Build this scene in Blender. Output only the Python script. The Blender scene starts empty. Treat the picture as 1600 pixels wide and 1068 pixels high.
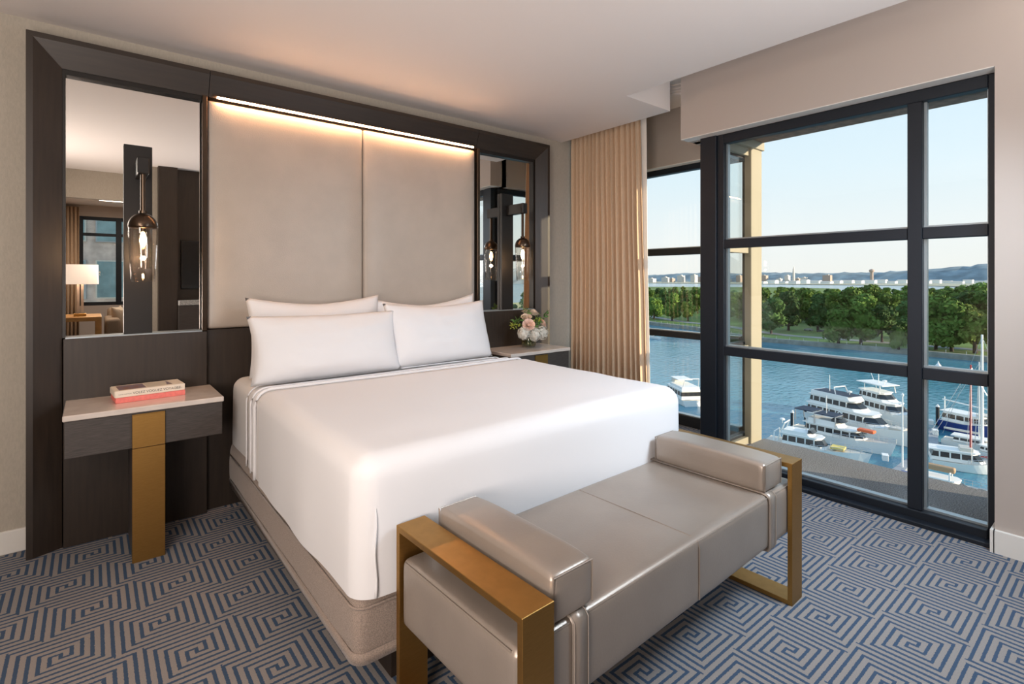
import bpy, bmesh, math, random
from mathutils import Vector, Matrix, noise
PI = math.pi
R = math.radians
# ------------------------------------------------------------------ camera
H = 1.3
FPX, HORIZ, YAW = 810.6, 435.0, R(39.07)
C = bpy.context.scene.collection
cam_d = bpy.data.cameras.new('camera')
cam = bpy.data.objects.new('camera', cam_d); C.objects.link(cam)
cam.location = (0, 0, H)
cam.rotation_euler = (PI/2, 0, -YAW)
cam_d.sensor_width = 36; cam_d.lens = 36*FPX/1600
cam_d.shift_y = -(534-HORIZ)/1600
cam_d.clip_start = 0.02; cam_d.clip_end = 20000
bpy.context.scene.camera = cam
sc = bpy.context.scene
# ------------------------------------------------------------------ world (clear evening sky)
w = bpy.data.worlds.new('sky'); sc.world = w; w.use_nodes = True
nt = w.node_tree; nt.nodes.clear()
tc = nt.nodes.new('ShaderNodeTexCoord'); sx = nt.nodes.new('ShaderNodeSeparateXYZ')
nt.links.new(tc.outputs['Generated'], sx.inputs[0])
cr = nt.nodes.new('ShaderNodeValToRGB'); nt.links.new(sx.outputs['Z'], cr.inputs[0])
el = cr.color_ramp.elements
el[0].position = 0.0; el[0].color = (.86, .87, .83, 1)
el[1].position = 1.0; el[1].color = (.36, .58, .93, 1)
for p_, c_ in ((.07, (.84, .89, .89, 1)), (.18, (.72, .86, .93, 1)), (.32, (.62, .80, .93, 1)), (.6, (.48, .70, .94, 1))):
    e = el.new(p_); e.color = c_
bg = nt.nodes.new('ShaderNodeBackground'); bg.inputs['Strength'].default_value = 1.12
nt.links.new(cr.outputs[0], bg.inputs[0])
wo = nt.nodes.new('ShaderNodeOutputWorld'); nt.links.new(bg.outputs[0], wo.inputs[0])
# ------------------------------------------------------------------ sun
sd = bpy.data.lights.new('sun', 'SUN'); sd.energy = 8.5; sd.color = (1, .82, .60); sd.angle = R(.6)
so = bpy.data.objects.new('sun', sd); C.objects.link(so)
SUN = Vector((-.44, 1.0, -.215)).normalized()
so.rotation_euler = SUN.to_track_quat('-Z', 'Y').to_euler()
# ------------------------------------------------------------------ large area lights (fill added behind the camera, not fittings of the rooms)
def area(name, loc, tgt, size, energy, color, size_y=None):
    d = bpy.data.lights.new(name, 'AREA'); d.energy = energy; d.color = color; d.size = size
    if size_y: d.shape = 'RECTANGLE'; d.size_y = size_y
    o = bpy.data.objects.new(name, d); C.objects.link(o); o.location = loc
    o.rotation_euler = (Vector(tgt)-Vector(loc)).to_track_quat('-Z', 'Y').to_euler()
    return o
area('fill_light', (-1.3, .15, 2.1), (1.4, 2.4, 1.0), .8, 25, (1, .92, .84))  # added warm fill aimed at the bed
area('fill_light', (-.8, .1, 1.05), (.9, 1.5, 2.55), .8, 46, (1, .87, .79))  # added upward fill to brighten the ceiling
area('fill_light', (2.5, -.15, 2.25), (2.5, 1.5, .0), .6, 28, (.72, .87, 1)).data.spread = R(110)  # added cool fill standing in for daylight on carpet and bench
area('sitting_room_fill', (.6, -3.0, 2.5), (.6, -3.0, 0), 1.0, 34, (1, .9, .8))  # added fill brightening the sitting room, no fixture there
area('fill_light', (2.0, -.1, 1.4), (2.2, 1.3, 2.55), .6, 15, (.93, .95, 1))  # added upward fill for the ceiling on the window side
area('pocket_fill', (3.1, -.25, 2.66), (3.2, 2.2, 2.72), .16, 4, (1, .95, .9))  # added fill that lifts the dark ceiling pocket, no cove fitting
sc.view_settings.view_transform = 'Standard'; sc.view_settings.look = 'None'
sc.view_settings.gamma = 1; sc.view_settings.use_curve_mapping = False
sc.view_settings.exposure = 0.0
sc.cycles.max_bounces = 10; sc.cycles.transparent_max_bounces = 16; sc.cycles.glossy_bounces = 6
sc.cycles.sample_clamp_indirect = 6; sc.cycles.caustics_reflective = False; sc.cycles.caustics_refractive = False

# ------------------------------------------------------------------ pixel -> world (layout help, photo taken as 1600x1068)
cY, sY = math.cos(YAW), math.sin(YAW)
def ray(u, v):
    a = (u-800)/FPX; b = (HORIZ-v)/FPX
    return (sY+a*cY, cY-a*sY, b)
def onZ(u, v, z):
    d = ray(u, v); t = (z-H)/d[2]; return Vector((d[0]*t, d[1]*t, z))
def px_scale(P):            # metres per pixel at point P
    return (sY*P[0]+cY*P[1])/FPX
# ------------------------------------------------------------------ object helpers
def tag(o, label=None, cat=None, group=None, kind=None):
    if label: o['label'] = label
    if cat: o['category'] = cat
    if group: o['group'] = group
    if kind: o['kind'] = kind
    return o
def thing(name, label=None, cat=None, loc=(0, 0, 0), rz=0, group=None, kind=None):
    o = bpy.data.objects.new(name, None); C.objects.link(o); o.empty_display_size = .1
    o.location = loc; o.rotation_euler = (0, 0, rz)
    return tag(o, label, cat, group, kind)
def wloc(o):
    v = Vector((0, 0, 0))
    while o: v += o.location; o = o.parent
    return v
def obj(name, bm, m, parent=None, local=False, smooth=False, base=None):
    """link a bmesh as ONE object; world coordinates unless local"""
    me = bpy.data.meshes.new(name)
    off = None
    if parent is not None and not local: off = wloc(parent)
    if base is not None: off = Vector(base)
    if off is not None: bmesh.ops.translate(bm, verts=bm.verts, vec=-off)
    bmesh.ops.recalc_face_normals(bm, faces=bm.faces)
    bm.to_mesh(me); bm.free()
    if smooth:
        for p in me.polygons: p.use_smooth = True
    if m is not None: me.materials.append(m)
    o = bpy.data.objects.new(name, me); C.objects.link(o)
    if parent is not None: o.parent = parent
    elif base is not None: o.location = base
    return o
def copy_tree(o, parent=None):
    c = o.copy(); C.objects.link(c); c.parent = parent
    for ch in [x for x in C.objects if x.parent == o]: copy_tree(ch, c)
    return c
def box(bm, x0, x1, y0, y1, z0, z1, bev=0, seg=2):
    vs = [bm.verts.new((x, y, z)) for z in (z0, z1) for y in (y0, y1) for x in (x0, x1)]
    fs = [bm.faces.new([vs[i] for i in f]) for f in ((0, 2, 3, 1), (4, 5, 7, 6), (0, 1, 5, 4), (2, 6, 7, 3), (0, 4, 6, 2), (1, 3, 7, 5))]
    if bev:
        es = set(e for f in fs for e in f.edges)
        bmesh.ops.bevel(bm, geom=list(es), offset=bev, segments=seg, affect='EDGES', profile=.5)
    return bm
def B(x0, x1, y0, y1, z0, z1, bev=0, seg=2):
    return box(bmesh.new(), x0, x1, y0, y1, z0, z1, bev, seg)
def quad(bm, *ps):
    return bm.faces.new([bm.verts.new(p) for p in ps])
def hexa(bm, lo, hi):
    """lo, hi: four points each, counter-clockwise"""
    a = [bm.verts.new(p) for p in lo]; b = [bm.verts.new(p) for p in hi]
    bm.faces.new(a[::-1]); bm.faces.new(b)
    for i in range(4): bm.faces.new((a[i], a[(i+1) % 4], b[(i+1) % 4], b[i]))
    return bm
def lathe(bm, prof, c=(0, 0, 0), n=28, cap=True):
    rings = []
    for r, z in prof:
        rings.append([bm.verts.new((c[0]+r*math.cos(2*PI*i/n), c[1]+r*math.sin(2*PI*i/n), c[2]+z)) for i in range(n)])
    for a, b in zip(rings, rings[1:]):
        for i in range(n): bm.faces.new((a[i], a[(i+1) % n], b[(i+1) % n], b[i]))
    if cap:
        bm.faces.new(rings[0][::-1]); bm.faces.new(rings[-1])
    return bm
def tube(bm, pts, r, n=8, closed=False):
    pts = [Vector(p) for p in pts]; rings = []; N = len(pts)
    for i, p in enumerate(pts):
        if closed: d = pts[(i+1) % N]-pts[i-1]
        else: d = pts[min(i+1, N-1)]-pts[max(i-1, 0)]
        d.normalize()
        up = Vector((0, 0, 1)) if abs(d.z) < .95 else Vector((1, 0, 0))
        s = d.cross(up).normalized(); t = s.cross(d)
        rr = r[i] if isinstance(r, (list, tuple)) else r
        rings.append([bm.verts.new(p+s*rr*math.cos(2*PI*k/n)+t*rr*math.sin(2*PI*k/n)) for k in range(n)])
    pr = list(zip(rings, rings[1:]))
    if closed: pr.append((rings[-1], rings[0]))
    for a, b in pr:
        for i in range(n): bm.faces.new((a[i], a[(i+1) % n], b[(i+1) % n], b[i]))
    if not closed: bm.faces.new(rings[0][::-1]); bm.faces.new(rings[-1])
    return bm
def roundbox(x0, x1, y0, y1, z0, z1, r, step=.03, bottom=False, rx=None, fn=None, corners=None):
    """box with softly rounded edges as one dense mesh; open underneath unless bottom"""
    bm = bmesh.new(); cache = {}
    def mapped(p):
        q = Vector(p)
        lo = Vector((x0+r, y0+r, (z0+r) if bottom else z0)); hi = Vector((x1-r, y1-r, z1-r))
        inner = Vector((min(max(q.x, lo.x), hi.x), min(max(q.y, lo.y), hi.y), min(max(q.z, lo.z), hi.z)))
        d = q-inner
        if d.length > 1e-6:
            m = max(abs(d.x), abs(d.y), abs(d.z))
            q = inner+d.normalized()*min(r, m if d.length < 1e-6 else r) if m > r-1e-6 or True else q
        if fn: q = fn(q, p)
        return q
    def V(p):
        k = tuple(round(c*1e5) for c in p)
        if k not in cache: cache[k] = bm.verts.new(mapped(p))
        return cache[k]
    def ax(a, b):
        n = max(2, int((b-a)/step)); L = [a+(b-a)*i/n for i in range(n+1)]
        ex = [a+r*t for t in (.12, .3, .5, .75)]+[b-r*t for t in (.12, .3, .5, .75)]
        L = sorted(L+ex); o = [L[0]]
        for v in L[1:]:
            if v-o[-1] > r*.08: o.append(v)
        o[-1] = b
        return o
    X, Y, Z = ax(x0, x1), ax(y0, y1), ax(z0, z1)
    def grid(A, Bb, f):
        for i in range(len(A)-1):
            for j in range(len(Bb)-1):
                vs = [V(f(A[i], Bb[j])), V(f(A[i+1], Bb[j])), V(f(A[i+1], Bb[j+1])), V(f(A[i], Bb[j+1]))]
                try: bm.faces.new(vs)
                except ValueError: pass
    grid(X, Y, lambda a, b: (a, b, z1))
    grid(X, Z, lambda a, b: (a, y0, b)); grid(X, Z, lambda a, b: (a, y1, b))
    grid(Y, Z, lambda a, b: (x0, a, b)); grid(Y, Z, lambda a, b: (x1, a, b))
    if bottom: grid(X, Y, lambda a, b: (a, b, z0))
    return bm
# ------------------------------------------------------------------ material helpers
class N:
    """tiny expression wrapper over Math nodes"""
    def __init__(s, t, v): s.t = t; s.v = v
    def op(s, o, *a):
        n = s.t.nodes.new('ShaderNodeMath'); n.operation = o
        for i, q in enumerate((s,)+a):
            q = q.v if isinstance(q, N) else q
            if isinstance(q, (int, float)): n.inputs[i].default_value = q
            else: s.t.links.new(q, n.inputs[i])
        return N(s.t, n.outputs[0])
    def __add__(s, o): return s.op('ADD', o)
    def __sub__(s, o): return s.op('SUBTRACT', o)
    def __mul__(s, o): return s.op('MULTIPLY', o)
    def __truediv__(s, o): return s.op('DIVIDE', o)
def new_mat(name):
    m = bpy.data.materials.new(name); m.use_nodes = True
    b = m.node_tree.nodes['Principled BSDF']
    return m, m.node_tree, b
def mixc(t, f, a, b, mode='MIX'):
    n = t.nodes.new('ShaderNodeMix'); n.data_type = 'RGBA'; n.blend_type = mode
    for i, q in ((0, f), (6, a), (7, b)):
        if hasattr(q, 'links') or hasattr(q, 'is_linked'): t.links.new(q, n.inputs[i])
        elif isinstance(q, (int, float)): n.inputs[i].default_value = q
        else: n.inputs[i].default_value = (*q[:3], 1)
    return n.outputs[2]
def noise_tex(t, scale, detail=3, vec=(1, 1, 1), rough=.5, coord='Object'):
    c = t.nodes.new('ShaderNodeTexCoord'); mp = t.nodes.new('ShaderNodeMapping'); mp.inputs['Scale'].default_value = vec
    t.links.new(c.outputs[coord], mp.inputs[0])
    n = t.nodes.new('ShaderNodeTexNoise'); n.inputs['Scale'].default_value = scale; n.inputs['Detail'].default_value = detail
    n.inputs['Roughness'].default_value = rough
    t.links.new(mp.outputs[0], n.inputs['Vector']); return n.outputs['Fac']
def bump(t, b, h, strength=.2, dist=.01):
    n = t.nodes.new('ShaderNodeBump'); n.inputs['Strength'].default_value = strength; n.inputs['Distance'].default_value = dist
    t.links.new(h, n.inputs['Height']); t.links.new(n.outputs[0], b.inputs['Normal'])
def mat(name, col, rough=.5, metal=0, var=0, vscale=8, vvec=(1, 1, 1), bmp=0, bscale=60, bvec=(1, 1, 1), bdist=.004, spec=.5, sheen=0, coat=0, emit=None, es=0, col2=None):
    m, t, b = new_mat(name)
    b.inputs['Base Color'].default_value = (*col, 1); b.inputs['Roughness'].default_value = rough
    b.inputs['Metallic'].default_value = metal; b.inputs['Specular IOR Level'].default_value = spec
    if sheen: b.inputs['Sheen Weight'].default_value = sheen
    if coat: b.inputs['Coat Weight'].default_value = coat
    if var or col2:
        f = noise_tex(t, vscale, 4, vvec)
        c2 = col2 or tuple(c*(1+var) for c in col); c1 = col if col2 else tuple(c*(1-var) for c in col)
        cr = t.nodes.new('ShaderNodeMapRange'); cr.inputs[1].default_value = .35; cr.inputs[2].default_value = .65
        t.links.new(f, cr.inputs[0])
        t.links.new(mixc(t, cr.outputs[0], c1, c2), b.inputs['Base Color'])
    if bmp: bump(t, b, noise_tex(t, bscale, 3, bvec), bmp, bdist)
    if emit: b.inputs['Emission Color'].default_value = (*emit, 1); b.inputs['Emission Strength'].default_value = es
    return m
def glass_mat(name, tint=(1, 1, 1), ior=1.5, rough=0, boost=1.0):
    m, t, b = new_mat(name); t.nodes.remove(b)
    out = [n for n in t.nodes if n.type == 'OUTPUT_MATERIAL'][0]
    tr = t.nodes.new('ShaderNodeBsdfTransparent'); tr.inputs[0].default_value = (*tint, 1)
    gl = t.nodes.new('ShaderNodeBsdfGlossy'); gl.inputs['Roughness'].default_value = rough
    fr = t.nodes.new('ShaderNodeFresnel'); ge = t.nodes.new('ShaderNodeNewGeometry')
    io = N(t, ge.outputs['Backfacing'])*(1/ior-ior)+ior      # same air-to-glass reflectance on both faces of a pane
    t.links.new(io.v, fr.inputs[0])
    mu = t.nodes.new('ShaderNodeMath'); mu.operation = 'MULTIPLY'; mu.inputs[1].default_value = boost; mu.use_clamp = True
    t.links.new(fr.outputs[0], mu.inputs[0])
    mx = t.nodes.new('ShaderNodeMixShader'); t.links.new(mu.outputs[0], mx.inputs[0])
    t.links.new(tr.outputs[0], mx.inputs[1]); t.links.new(gl.outputs[0], mx.inputs[2]); t.links.new(mx.outputs[0], out.inputs[0])
    return m
def stripes_mat(name, cols, axis, pitch, frac, rough=.6):
    m, t, b = new_mat(name); b.inputs['Roughness'].default_value = rough
    c = t.nodes.new('ShaderNodeTexCoord'); s = t.nodes.new('ShaderNodeSeparateXYZ'); t.links.new(c.outputs['Object'], s.inputs[0])
    k = (N(t, s.outputs[axis])/pitch).op('FRACT').op('LESS_THAN', frac)
    t.links.new(mixc(t, k.v, cols[0], cols[1]), b.inputs['Base Color']); return m

M = {}
M['wall'] = mat('wall_linen_paper', (.45, .405, .34), .85, var=.05, vscale=150, vvec=(1, 1, .35), bmp=.35, bscale=260, bvec=(1, 1, .4), bdist=.002)
M['wall_smooth'] = mat('wall_paint_greige', (.47, .41, .37), .75, bmp=.05, bscale=200)
M['ceiling'] = mat('ceiling_paint', (.84, .775, .74), .8, bmp=.03, bscale=150)
M['white_trim'] = mat('white_trim_paint', (.78, .76, .72), .5)
M['wood'] = mat('espresso_wood', (.025, .016, .0105), .46, var=.18, vscale=9, vvec=(7, 7, .5), spec=.55, bmp=.12, bscale=40, bvec=(9, 9, .5), bdist=.001)
M['wood_h'] = mat('espresso_wood_level_grain', (.025, .016, .0105), .46, var=.18, vscale=9, vvec=(.5, 7, 7), spec=.55, bmp=.12, bscale=40, bvec=(.5, 9, 9), bdist=.001)
M['drawer'] = mat('dark_grey_wood', (.055, .045, .04), .5, var=.3, vscale=30, vvec=(.6, 6, 14), bmp=.15, bscale=60, bvec=(.6, 6, 12), bdist=.001)
M['leather'] = mat('pearl_leather', (.45, .39, .335), .36, var=.04, vscale=6, bmp=.35, bscale=150, bvec=(1, 1, 1), bdist=.0025, spec=.42)
M['bronze'] = mat('bronze_strip', (.10, .07, .05), .28, 1)
M['black'] = mat('black_bronze_metal', (.02, .018, .017), .38, .4)
M['brass'] = mat('brushed_brass', (.42, .235, .07), .44, 1, var=.05, vscale=30, vvec=(1, 1, 12), bmp=.05, bscale=120, bvec=(1, 1, .05), bdist=.001)
M['mirror'] = mat('mirror_glass', (.80, .79, .76), .0, 1)
M['marble'] = mat('pale_quartz', (.66, .58, .52), .18, var=.05, vscale=14, coat=.3)
M['linen'] = mat('white_linen', (.745, .74, .755), .85, bmp=.06, bscale=400, bdist=.001, sheen=.15)
M['linen_in'] = mat('white_under_sheet', (.74, .72, .71), .85, bmp=.06, bscale=400, bdist=.001)
M['uphol'] = mat('taupe_bed_fabric', (.30, .235, .195), .95, var=.25, vscale=330, bmp=.5, bscale=420, bdist=.002, sheen=.2)
M['bench'] = mat('champagne_leather', (.33, .28, .24), .33, .35, var=.05, vscale=5, bmp=.22, bscale=170, bdist=.0015, spec=.6)
M['thread'] = mat('pale_thread', (.36, .31, .27), .6)
M['curtain'] = mat('sand_curtain', (.60, .43, .29), .9, var=.05, vscale=160, vvec=(1, 1, .2), bmp=.1, bscale=500)
M['lining'] = mat('white_lining', (.8, .77, .72), .9)
M['frame'] = mat('black_window_metal', (.009, .013, .020), .48, .1, spec=.4)
M['alu'] = mat('grey_bead', (.35, .40, .43), .35, .6)
M['cream'] = mat('cream_outer_metal', (.33, .30, .22), .45)
M['glass'] = glass_mat('window_glass', (.99, .997, .995), 1.5, 0, .7)
M['glass_bay'] = glass_mat('bay_return_glass', (.95, .97, .955), 1.5, 0, 1.1)
M['lampglass'] = glass_mat('clear_lamp_glass', (.97, .95, .93), 1.5, 0, 1.2)
M['vaseglass'] = glass_mat('vase_glass', (.9, .9, .8), 1.5, 0, 1.4)
M['bulb'] = mat('bulb_glow', (1, .8, .5), .3, emit=(1, .62, .28), es=34)
M['led'] = mat('led_glow', (1, .8, .6), .3, emit=(1, .54, .28), es=78)
M['soffit'] = mat('brown_soffit', (.17, .105, .07), .8, var=.3, vscale=20)
M['gravel'] = mat('terrace_gravel', (.20, .20, .20), .95, var=.55, vscale=150, bmp=.5, bscale=150, bdist=.006)
M['granite'] = mat('speckled_granite', (.22, .22, .21), .3, col2=(.62, .62, .6), vscale=120)
M['tv'] = mat('tv_screen', (.006, .007, .009), .12)
M['shade'] = mat('lamp_shade', (.85, .7, .6), .8, emit=(1, .78, .62), es=.95)
M['oak'] = mat('honey_oak', (.50, .26, .08), .45, var=.15, vscale=10, vvec=(.5, 6, 6))
M['sofa'] = mat('sofa_fabric', (.28, .21, .15), .95, var=.1, vscale=200)
M['white'] = mat('boat_white', (.86, .86, .83), .35)
M['offwhite'] = mat('boat_cream', (.66, .62, .54), .5)
M['tint'] = mat('boat_window', (.02, .025, .03), .12)
M['navy'] = mat('navy_canvas', (.015, .03, .06), .7)
M['blue'] = mat('blue_hull', (.02, .05, .22), .3)
M['red'] = mat('red_paint', (.45, .04, .035), .5)
M['orange'] = mat('orange_dinghy', (.75, .14, .04), .5)
M['yellow'] = mat('yellow_pad', (.75, .60, .18), .7)
M['tan'] = mat('tan_sail_cover', (.42, .27, .15), .8)
M['steel'] = mat('rail_steel', (.6, .6, .6), .3, .8)
M['pile'] = mat('dark_pile', (.02, .025, .03), .8)
M['dock'] = mat('dock_concrete', (.30, .33, .36), .9, var=.1, vscale=1)
M['bark'] = mat('bark', (.05, .035, .025), .9)
M['grass'] = mat('park_grass', (.11, .19, .035), .95, var=.35, vscale=.03)
M['path'] = mat('path_paving', (.26, .27, .26), .9)
M['seawall'] = mat('seawall_stone', (.23, .25, .22), .9, var=.2, vscale=.4)
M['farland'] = mat('airfield', (.40, .40, .30), .95, var=.2, vscale=.01)
M['hill'] = mat('haze_tinted_woods', (.20, .27, .30), 1, var=.25, vscale=.012)  # distance haze put into the base colour, paler and bluer
M['farbldg'] = mat('far_building_pale', (.62, .58, .53), .8)
M['farbldg2'] = mat('far_building_brick', (.42, .33, .28), .8)
M['asphalt'] = mat('asphalt', (.16, .17, .17), .9)
M['coral'] = mat('coral_cloth', (.80, .20, .17), .7, var=.06, vscale=80)
M['cream_cover'] = mat('cream_cover', (.80, .70, .58), .6)
M['paper'] = mat('paper', (.75, .68, .58), .9)
M['ink'] = mat('ink', (.10, .09, .08), .7)
M['pic1'] = mat('cover_picture', (.25, .13, .09), .5, col2=(.20, .17, .24), vscale=30)
M['pic2'] = mat('cover_sketch', (.62, .55, .45), .5, var=.1, vscale=30)
M['stem'] = mat('flower_stem', (.10, .16, .04), .6)
M['leaf'] = mat('leaf_green', (.08, .17, .035), .5, var=.4, vscale=12)
M['lime'] = mat('lime_bloom', (.36, .42, .06), .7, var=.3, vscale=40)
M['rose'] = mat('blush_rose', (.82, .60, .50), .6, var=.08, vscale=20)
M['rosewhite'] = mat('cream_rose', (.82, .68, .56), .6, var=.05, vscale=20)
M['hydra'] = mat('white_hydrangea', (.75, .73, .66), .7, var=.06, vscale=30)

def foliage(name, c1, c2):
    m, t, b = new_mat(name); b.inputs['Roughness'].default_value = .8
    b.inputs['Specular IOR Level'].default_value = .2
    oi = t.nodes.new('ShaderNodeObjectInfo')
    f = noise_tex(t, .6, 3)
    a = mixc(t, f, c1, c2)
    mr = t.nodes.new('ShaderNodeMapRange'); mr.inputs[3].default_value = .7; mr.inputs[4].default_value = 1.3
    t.links.new(oi.outputs['Random'], mr.inputs[0])
    vm = t.nodes.new('ShaderNodeVectorMath'); vm.operation = 'SCALE'
    t.links.new(a, vm.inputs[0]); t.links.new(mr.outputs[0], vm.inputs['Scale'])
    t.links.new(vm.outputs[0], b.inputs['Base Color']); return m
M['fol1'] = foliage('foliage_green', (.055, .12, .02), (.14, .23, .04))
M['fol2'] = foliage('foliage_dark', (.03, .08, .025), (.08, .15, .035))
M['fol3'] = foliage('foliage_yellowgreen', (.11, .18, .03), (.22, .28, .05))

# water
m, t, b = new_mat('channel_water'); M['water'] = m
b.inputs['Base Color'].default_value = (.035, .13, .17, 1); b.inputs['Roughness'].default_value = .16
b.inputs['IOR'].default_value = 1.33
f1 = noise_tex(t, .35, 4, (1, 1.8, 1)); f2 = noise_tex(t, .03, 2)
mm = (N(t, f1)+N(t, f2)*2.0)
bump(t, b, mm.v, .55, .5)
big = noise_tex(t, .018, 3, (1, .6, 1))
t.links.new(mixc(t, big, (.04, .17, .24), (.11, .33, .42)), b.inputs['Base Color'])

# carpet with interlocking key pattern
m, t, b = new_mat('key_pattern_carpet'); M['carpet'] = m
b.inputs['Roughness'].default_value = .97; b.inputs['Specular IOR Level'].default_value = .15
c = t.nodes.new('ShaderNodeTexCoord'); s = t.nodes.new('ShaderNodeSeparateXYZ')
wob = t.nodes.new('ShaderNodeTexNoise'); wob.inputs['Scale'].default_value = 140
t.links.new(c.outputs['Object'], wob.inputs['Vector']); t.links.new(c.outputs['Object'], s.inputs[0])
wn = (N(t, wob.outputs['Fac'])-.5)*.006
X = N(t, s.outputs[0])+wn; Y = N(t, s.outputs[1])+wn
HX, HY, PX, PY = .283, .262, .0283, .0262
yr = (Y-2.630)/HY
row = (yr+.5).op('FLOOR')
par = (row.op('ABSOLUTE')/2).op('FRACT')*2          # 0 even rows, 1 odd rows
q = (yr-row)*HY
xs = (X-.0045+par*.085)/HX+.5
p = (xs.op('FRACT')-.5)*HX
p2 = p+q.op('SIGN')*(PX*.5)
dX = p2.op('ABSOLUTE')/HX; dY = q.op('ABSOLUTE')/HY
isv = dX.op('GREATER_THAN', dY)
bar = ((p2.op('ABSOLUTE')/PX).op('FRACT')-.5).op('ABSOLUTE').op('LESS_THAN', .21)
lin = (((q.op('ABSOLUTE')/PY).op('FRACT'))-.5).op('ABSOLUTE').op('LESS_THAN', .19)
vb = isv*bar; hl = (N(t, isv.v)*-1+1)*lin
fz = noise_tex(t, 420, 2); fz2 = noise_tex(t, 1.2, 2)
basec = mixc(t, fz, (.21, .19, .18), (.40, .37, .355))
c1 = mixc(t, vb.v, basec, mixc(t, fz, (.03, .06, .11), (.085, .13, .21)))
c2 = mixc(t, hl.v, c1, mixc(t, fz, (.03, .06, .11), (.085, .13, .21)))
t.links.new(c2, b.inputs['Base Color'])
hgt = (N(t, fz)*.4)-(vb*.5)-(hl*.5)
bump(t, b, hgt.v, .8, .006)

# ================================================================== SETTING
def struct(name, bm, m, parent=None, base=None, smooth=False):
    o = obj(name, bm, m, parent, base=base, smooth=smooth)
    if parent is None: o['kind'] = 'structure'
    return o
WY, WX = 3.41, 3.345          # headboard wall face, window wall face
CZ, CZ2 = 2.55, 2.80
bm = bmesh.new(); box(bm, -1.7, 3.56, -4.7, 3.5, -.12, 0); box(bm, 3.56, 4.2, 2.0, 3.5, -.12, 0)
struct('floor', bm, M['carpet'])
# ceiling: lower slab with a step beside the windows, higher pocket over the bay
bm = bmesh.new()
box(bm, -1.7, 2.85, -.45, 2.265, CZ, CZ2); box(bm, -1.7, 3.36, 2.265, 3.5, CZ, CZ2)
box(bm, 2.85, 4.2, -.45, 3.5, CZ2, CZ2+.1); box(bm, -1.7, 2.85, -.45, 3.5, CZ2, CZ2+.1)
box(bm, -1.7, 1.9, -4.7, -.45, CZ, CZ2)
struct('ceiling', bm, M['ceiling'])
struct('wall_back', B(-1.7, 4.2, WY, WY+.15, 0, CZ2+.1), M['wall'])
struct('wall_left', B(-1.85, -1.7, -1.13, 3.56, 0, CZ2+.1), M['wall'])
# window wall: header and pier with the opening for the tall window
bm = bmesh.new()
box(bm, WX, 3.56, -.45, 2.165, 2.315, CZ2); box(bm, WX, 3.56, -.45, .47, 0, 2.315)
box(bm, 3.50, 4.18, 2.045, 2.165, 2.315, CZ2)
box(bm, 3.995, 4.2, 2.165, WY, 2.31, CZ2)
struct('wall_right', bm, M['wall_smooth'])
# wall opposite the bed, with its doorway towards the sitting room
bm = bmesh.new()
box(bm, .62, 3.56, -.45, -.33, 0, CZ2)
struct('wall_front', bm, M['wood'])
bm = bmesh.new()
box(bm, -1.7, .53, -1.13, -1.03, 2.226, CZ); box(bm, .50, .62, -1.13, -.33, 0, CZ); box(bm, -1.7, -1.25, -1.13, -1.03, 0, 2.226)
struct('wall_doorway', bm, M['wall'])
struct('wall_column', B(.58, .76, -.34, -.22, 0, CZ-.001), M['wood'])
struct('baseboard_left', B(-1.7, -.236, WY-.014, WY+.01, 0, .109, .004, 1), M['white_trim'])
struct('baseboard_back', B(3.08, 3.9, WY-.014, WY+.01, 0, .109, .004, 1), M['white_trim'])
bm = bmesh.new(); box(bm, WX-.022, WX+.01, -.33, .472, 0, .107); box(bm, WX-.022, 3.435, .468, .484, 0, .107)
struct('baseboard_right', bm, M['white_trim'])
# curved moulding rings on the pocket ceiling
bm = bmesh.new()
for r_, z_ in ((.30, .010), (.24, .008), (.17, .010), (.10, .008)):
    tube(bm, [(3.42+r_*math.cos(2*PI*i/48), 2.28+r_*1.0*math.sin(2*PI*i/48), CZ2-.004) for i in range(48)], z_, 6, True)
struct('trim_1', bm, M['ceiling'], smooth=True)

# ---------------- window_1: tall window in the window wall
FX0, FX1 = 3.44, 3.50
def bars(root, name, lst, m=None, bev=.003):
    for b_ in lst: obj(name, B(*b_, bev, 1), m or M['frame'], root)
w1 = thing('window_1', kind='structure', loc=(3.47, 1.2, 0))
bars(w1, 'post', [(3.425, 3.50, 1.935, 2.058, 0, 2.313)])
bars(w1, 'frame', [(FX0, FX1, 1.885, 1.935, .0, 2.31), (FX0, FX1, .470, .507, 0, 2.31), (FX0, FX1, .507, 1.885, 2.245, 2.31), (FX0-.02, FX1, .507, 1.885, 0, .062)])
bars(w1, 'mullion', [(FX0-.005, FX1, .768, .833, .062, 2.245)])
bars(w1, 'transom', [(FX0, FX1, .833, 1.885, 1.512, 1.572), (FX0, FX1, .833, 1.885, .764, .824), (FX0, FX1, .507, .768, 1.512, 1.572), (FX0, FX1, .507, .768, .764, .824)])
bars(w1, 'sill', [(3.36, FX0-.02, .485, 2.05, 0, .022)])
zs = ((.062, .764), (.824, 1.512), (1.572, 2.245)); ys = ((.507, .768), (.833, 1.885))
for z0, z1 in zs:
    for y0, y1 in ys:
        obj('bead', B(FX0+.03, FX1+.012, y0, y1, z0, z0+.011), M['alu'], w1)
        bb = bmesh.new(); box(bb, FX0+.035, FX1+.005, y0, y0+.008, z0, z1); box(bb, FX0+.035, FX1+.005, y1-.012, y1, z0, z1)
        obj('bead', bb, M['alu'], w1)
        obj('pane', B(3.478, 3.484, y0, y1, z0, z1), M['glass'], w1)
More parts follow.
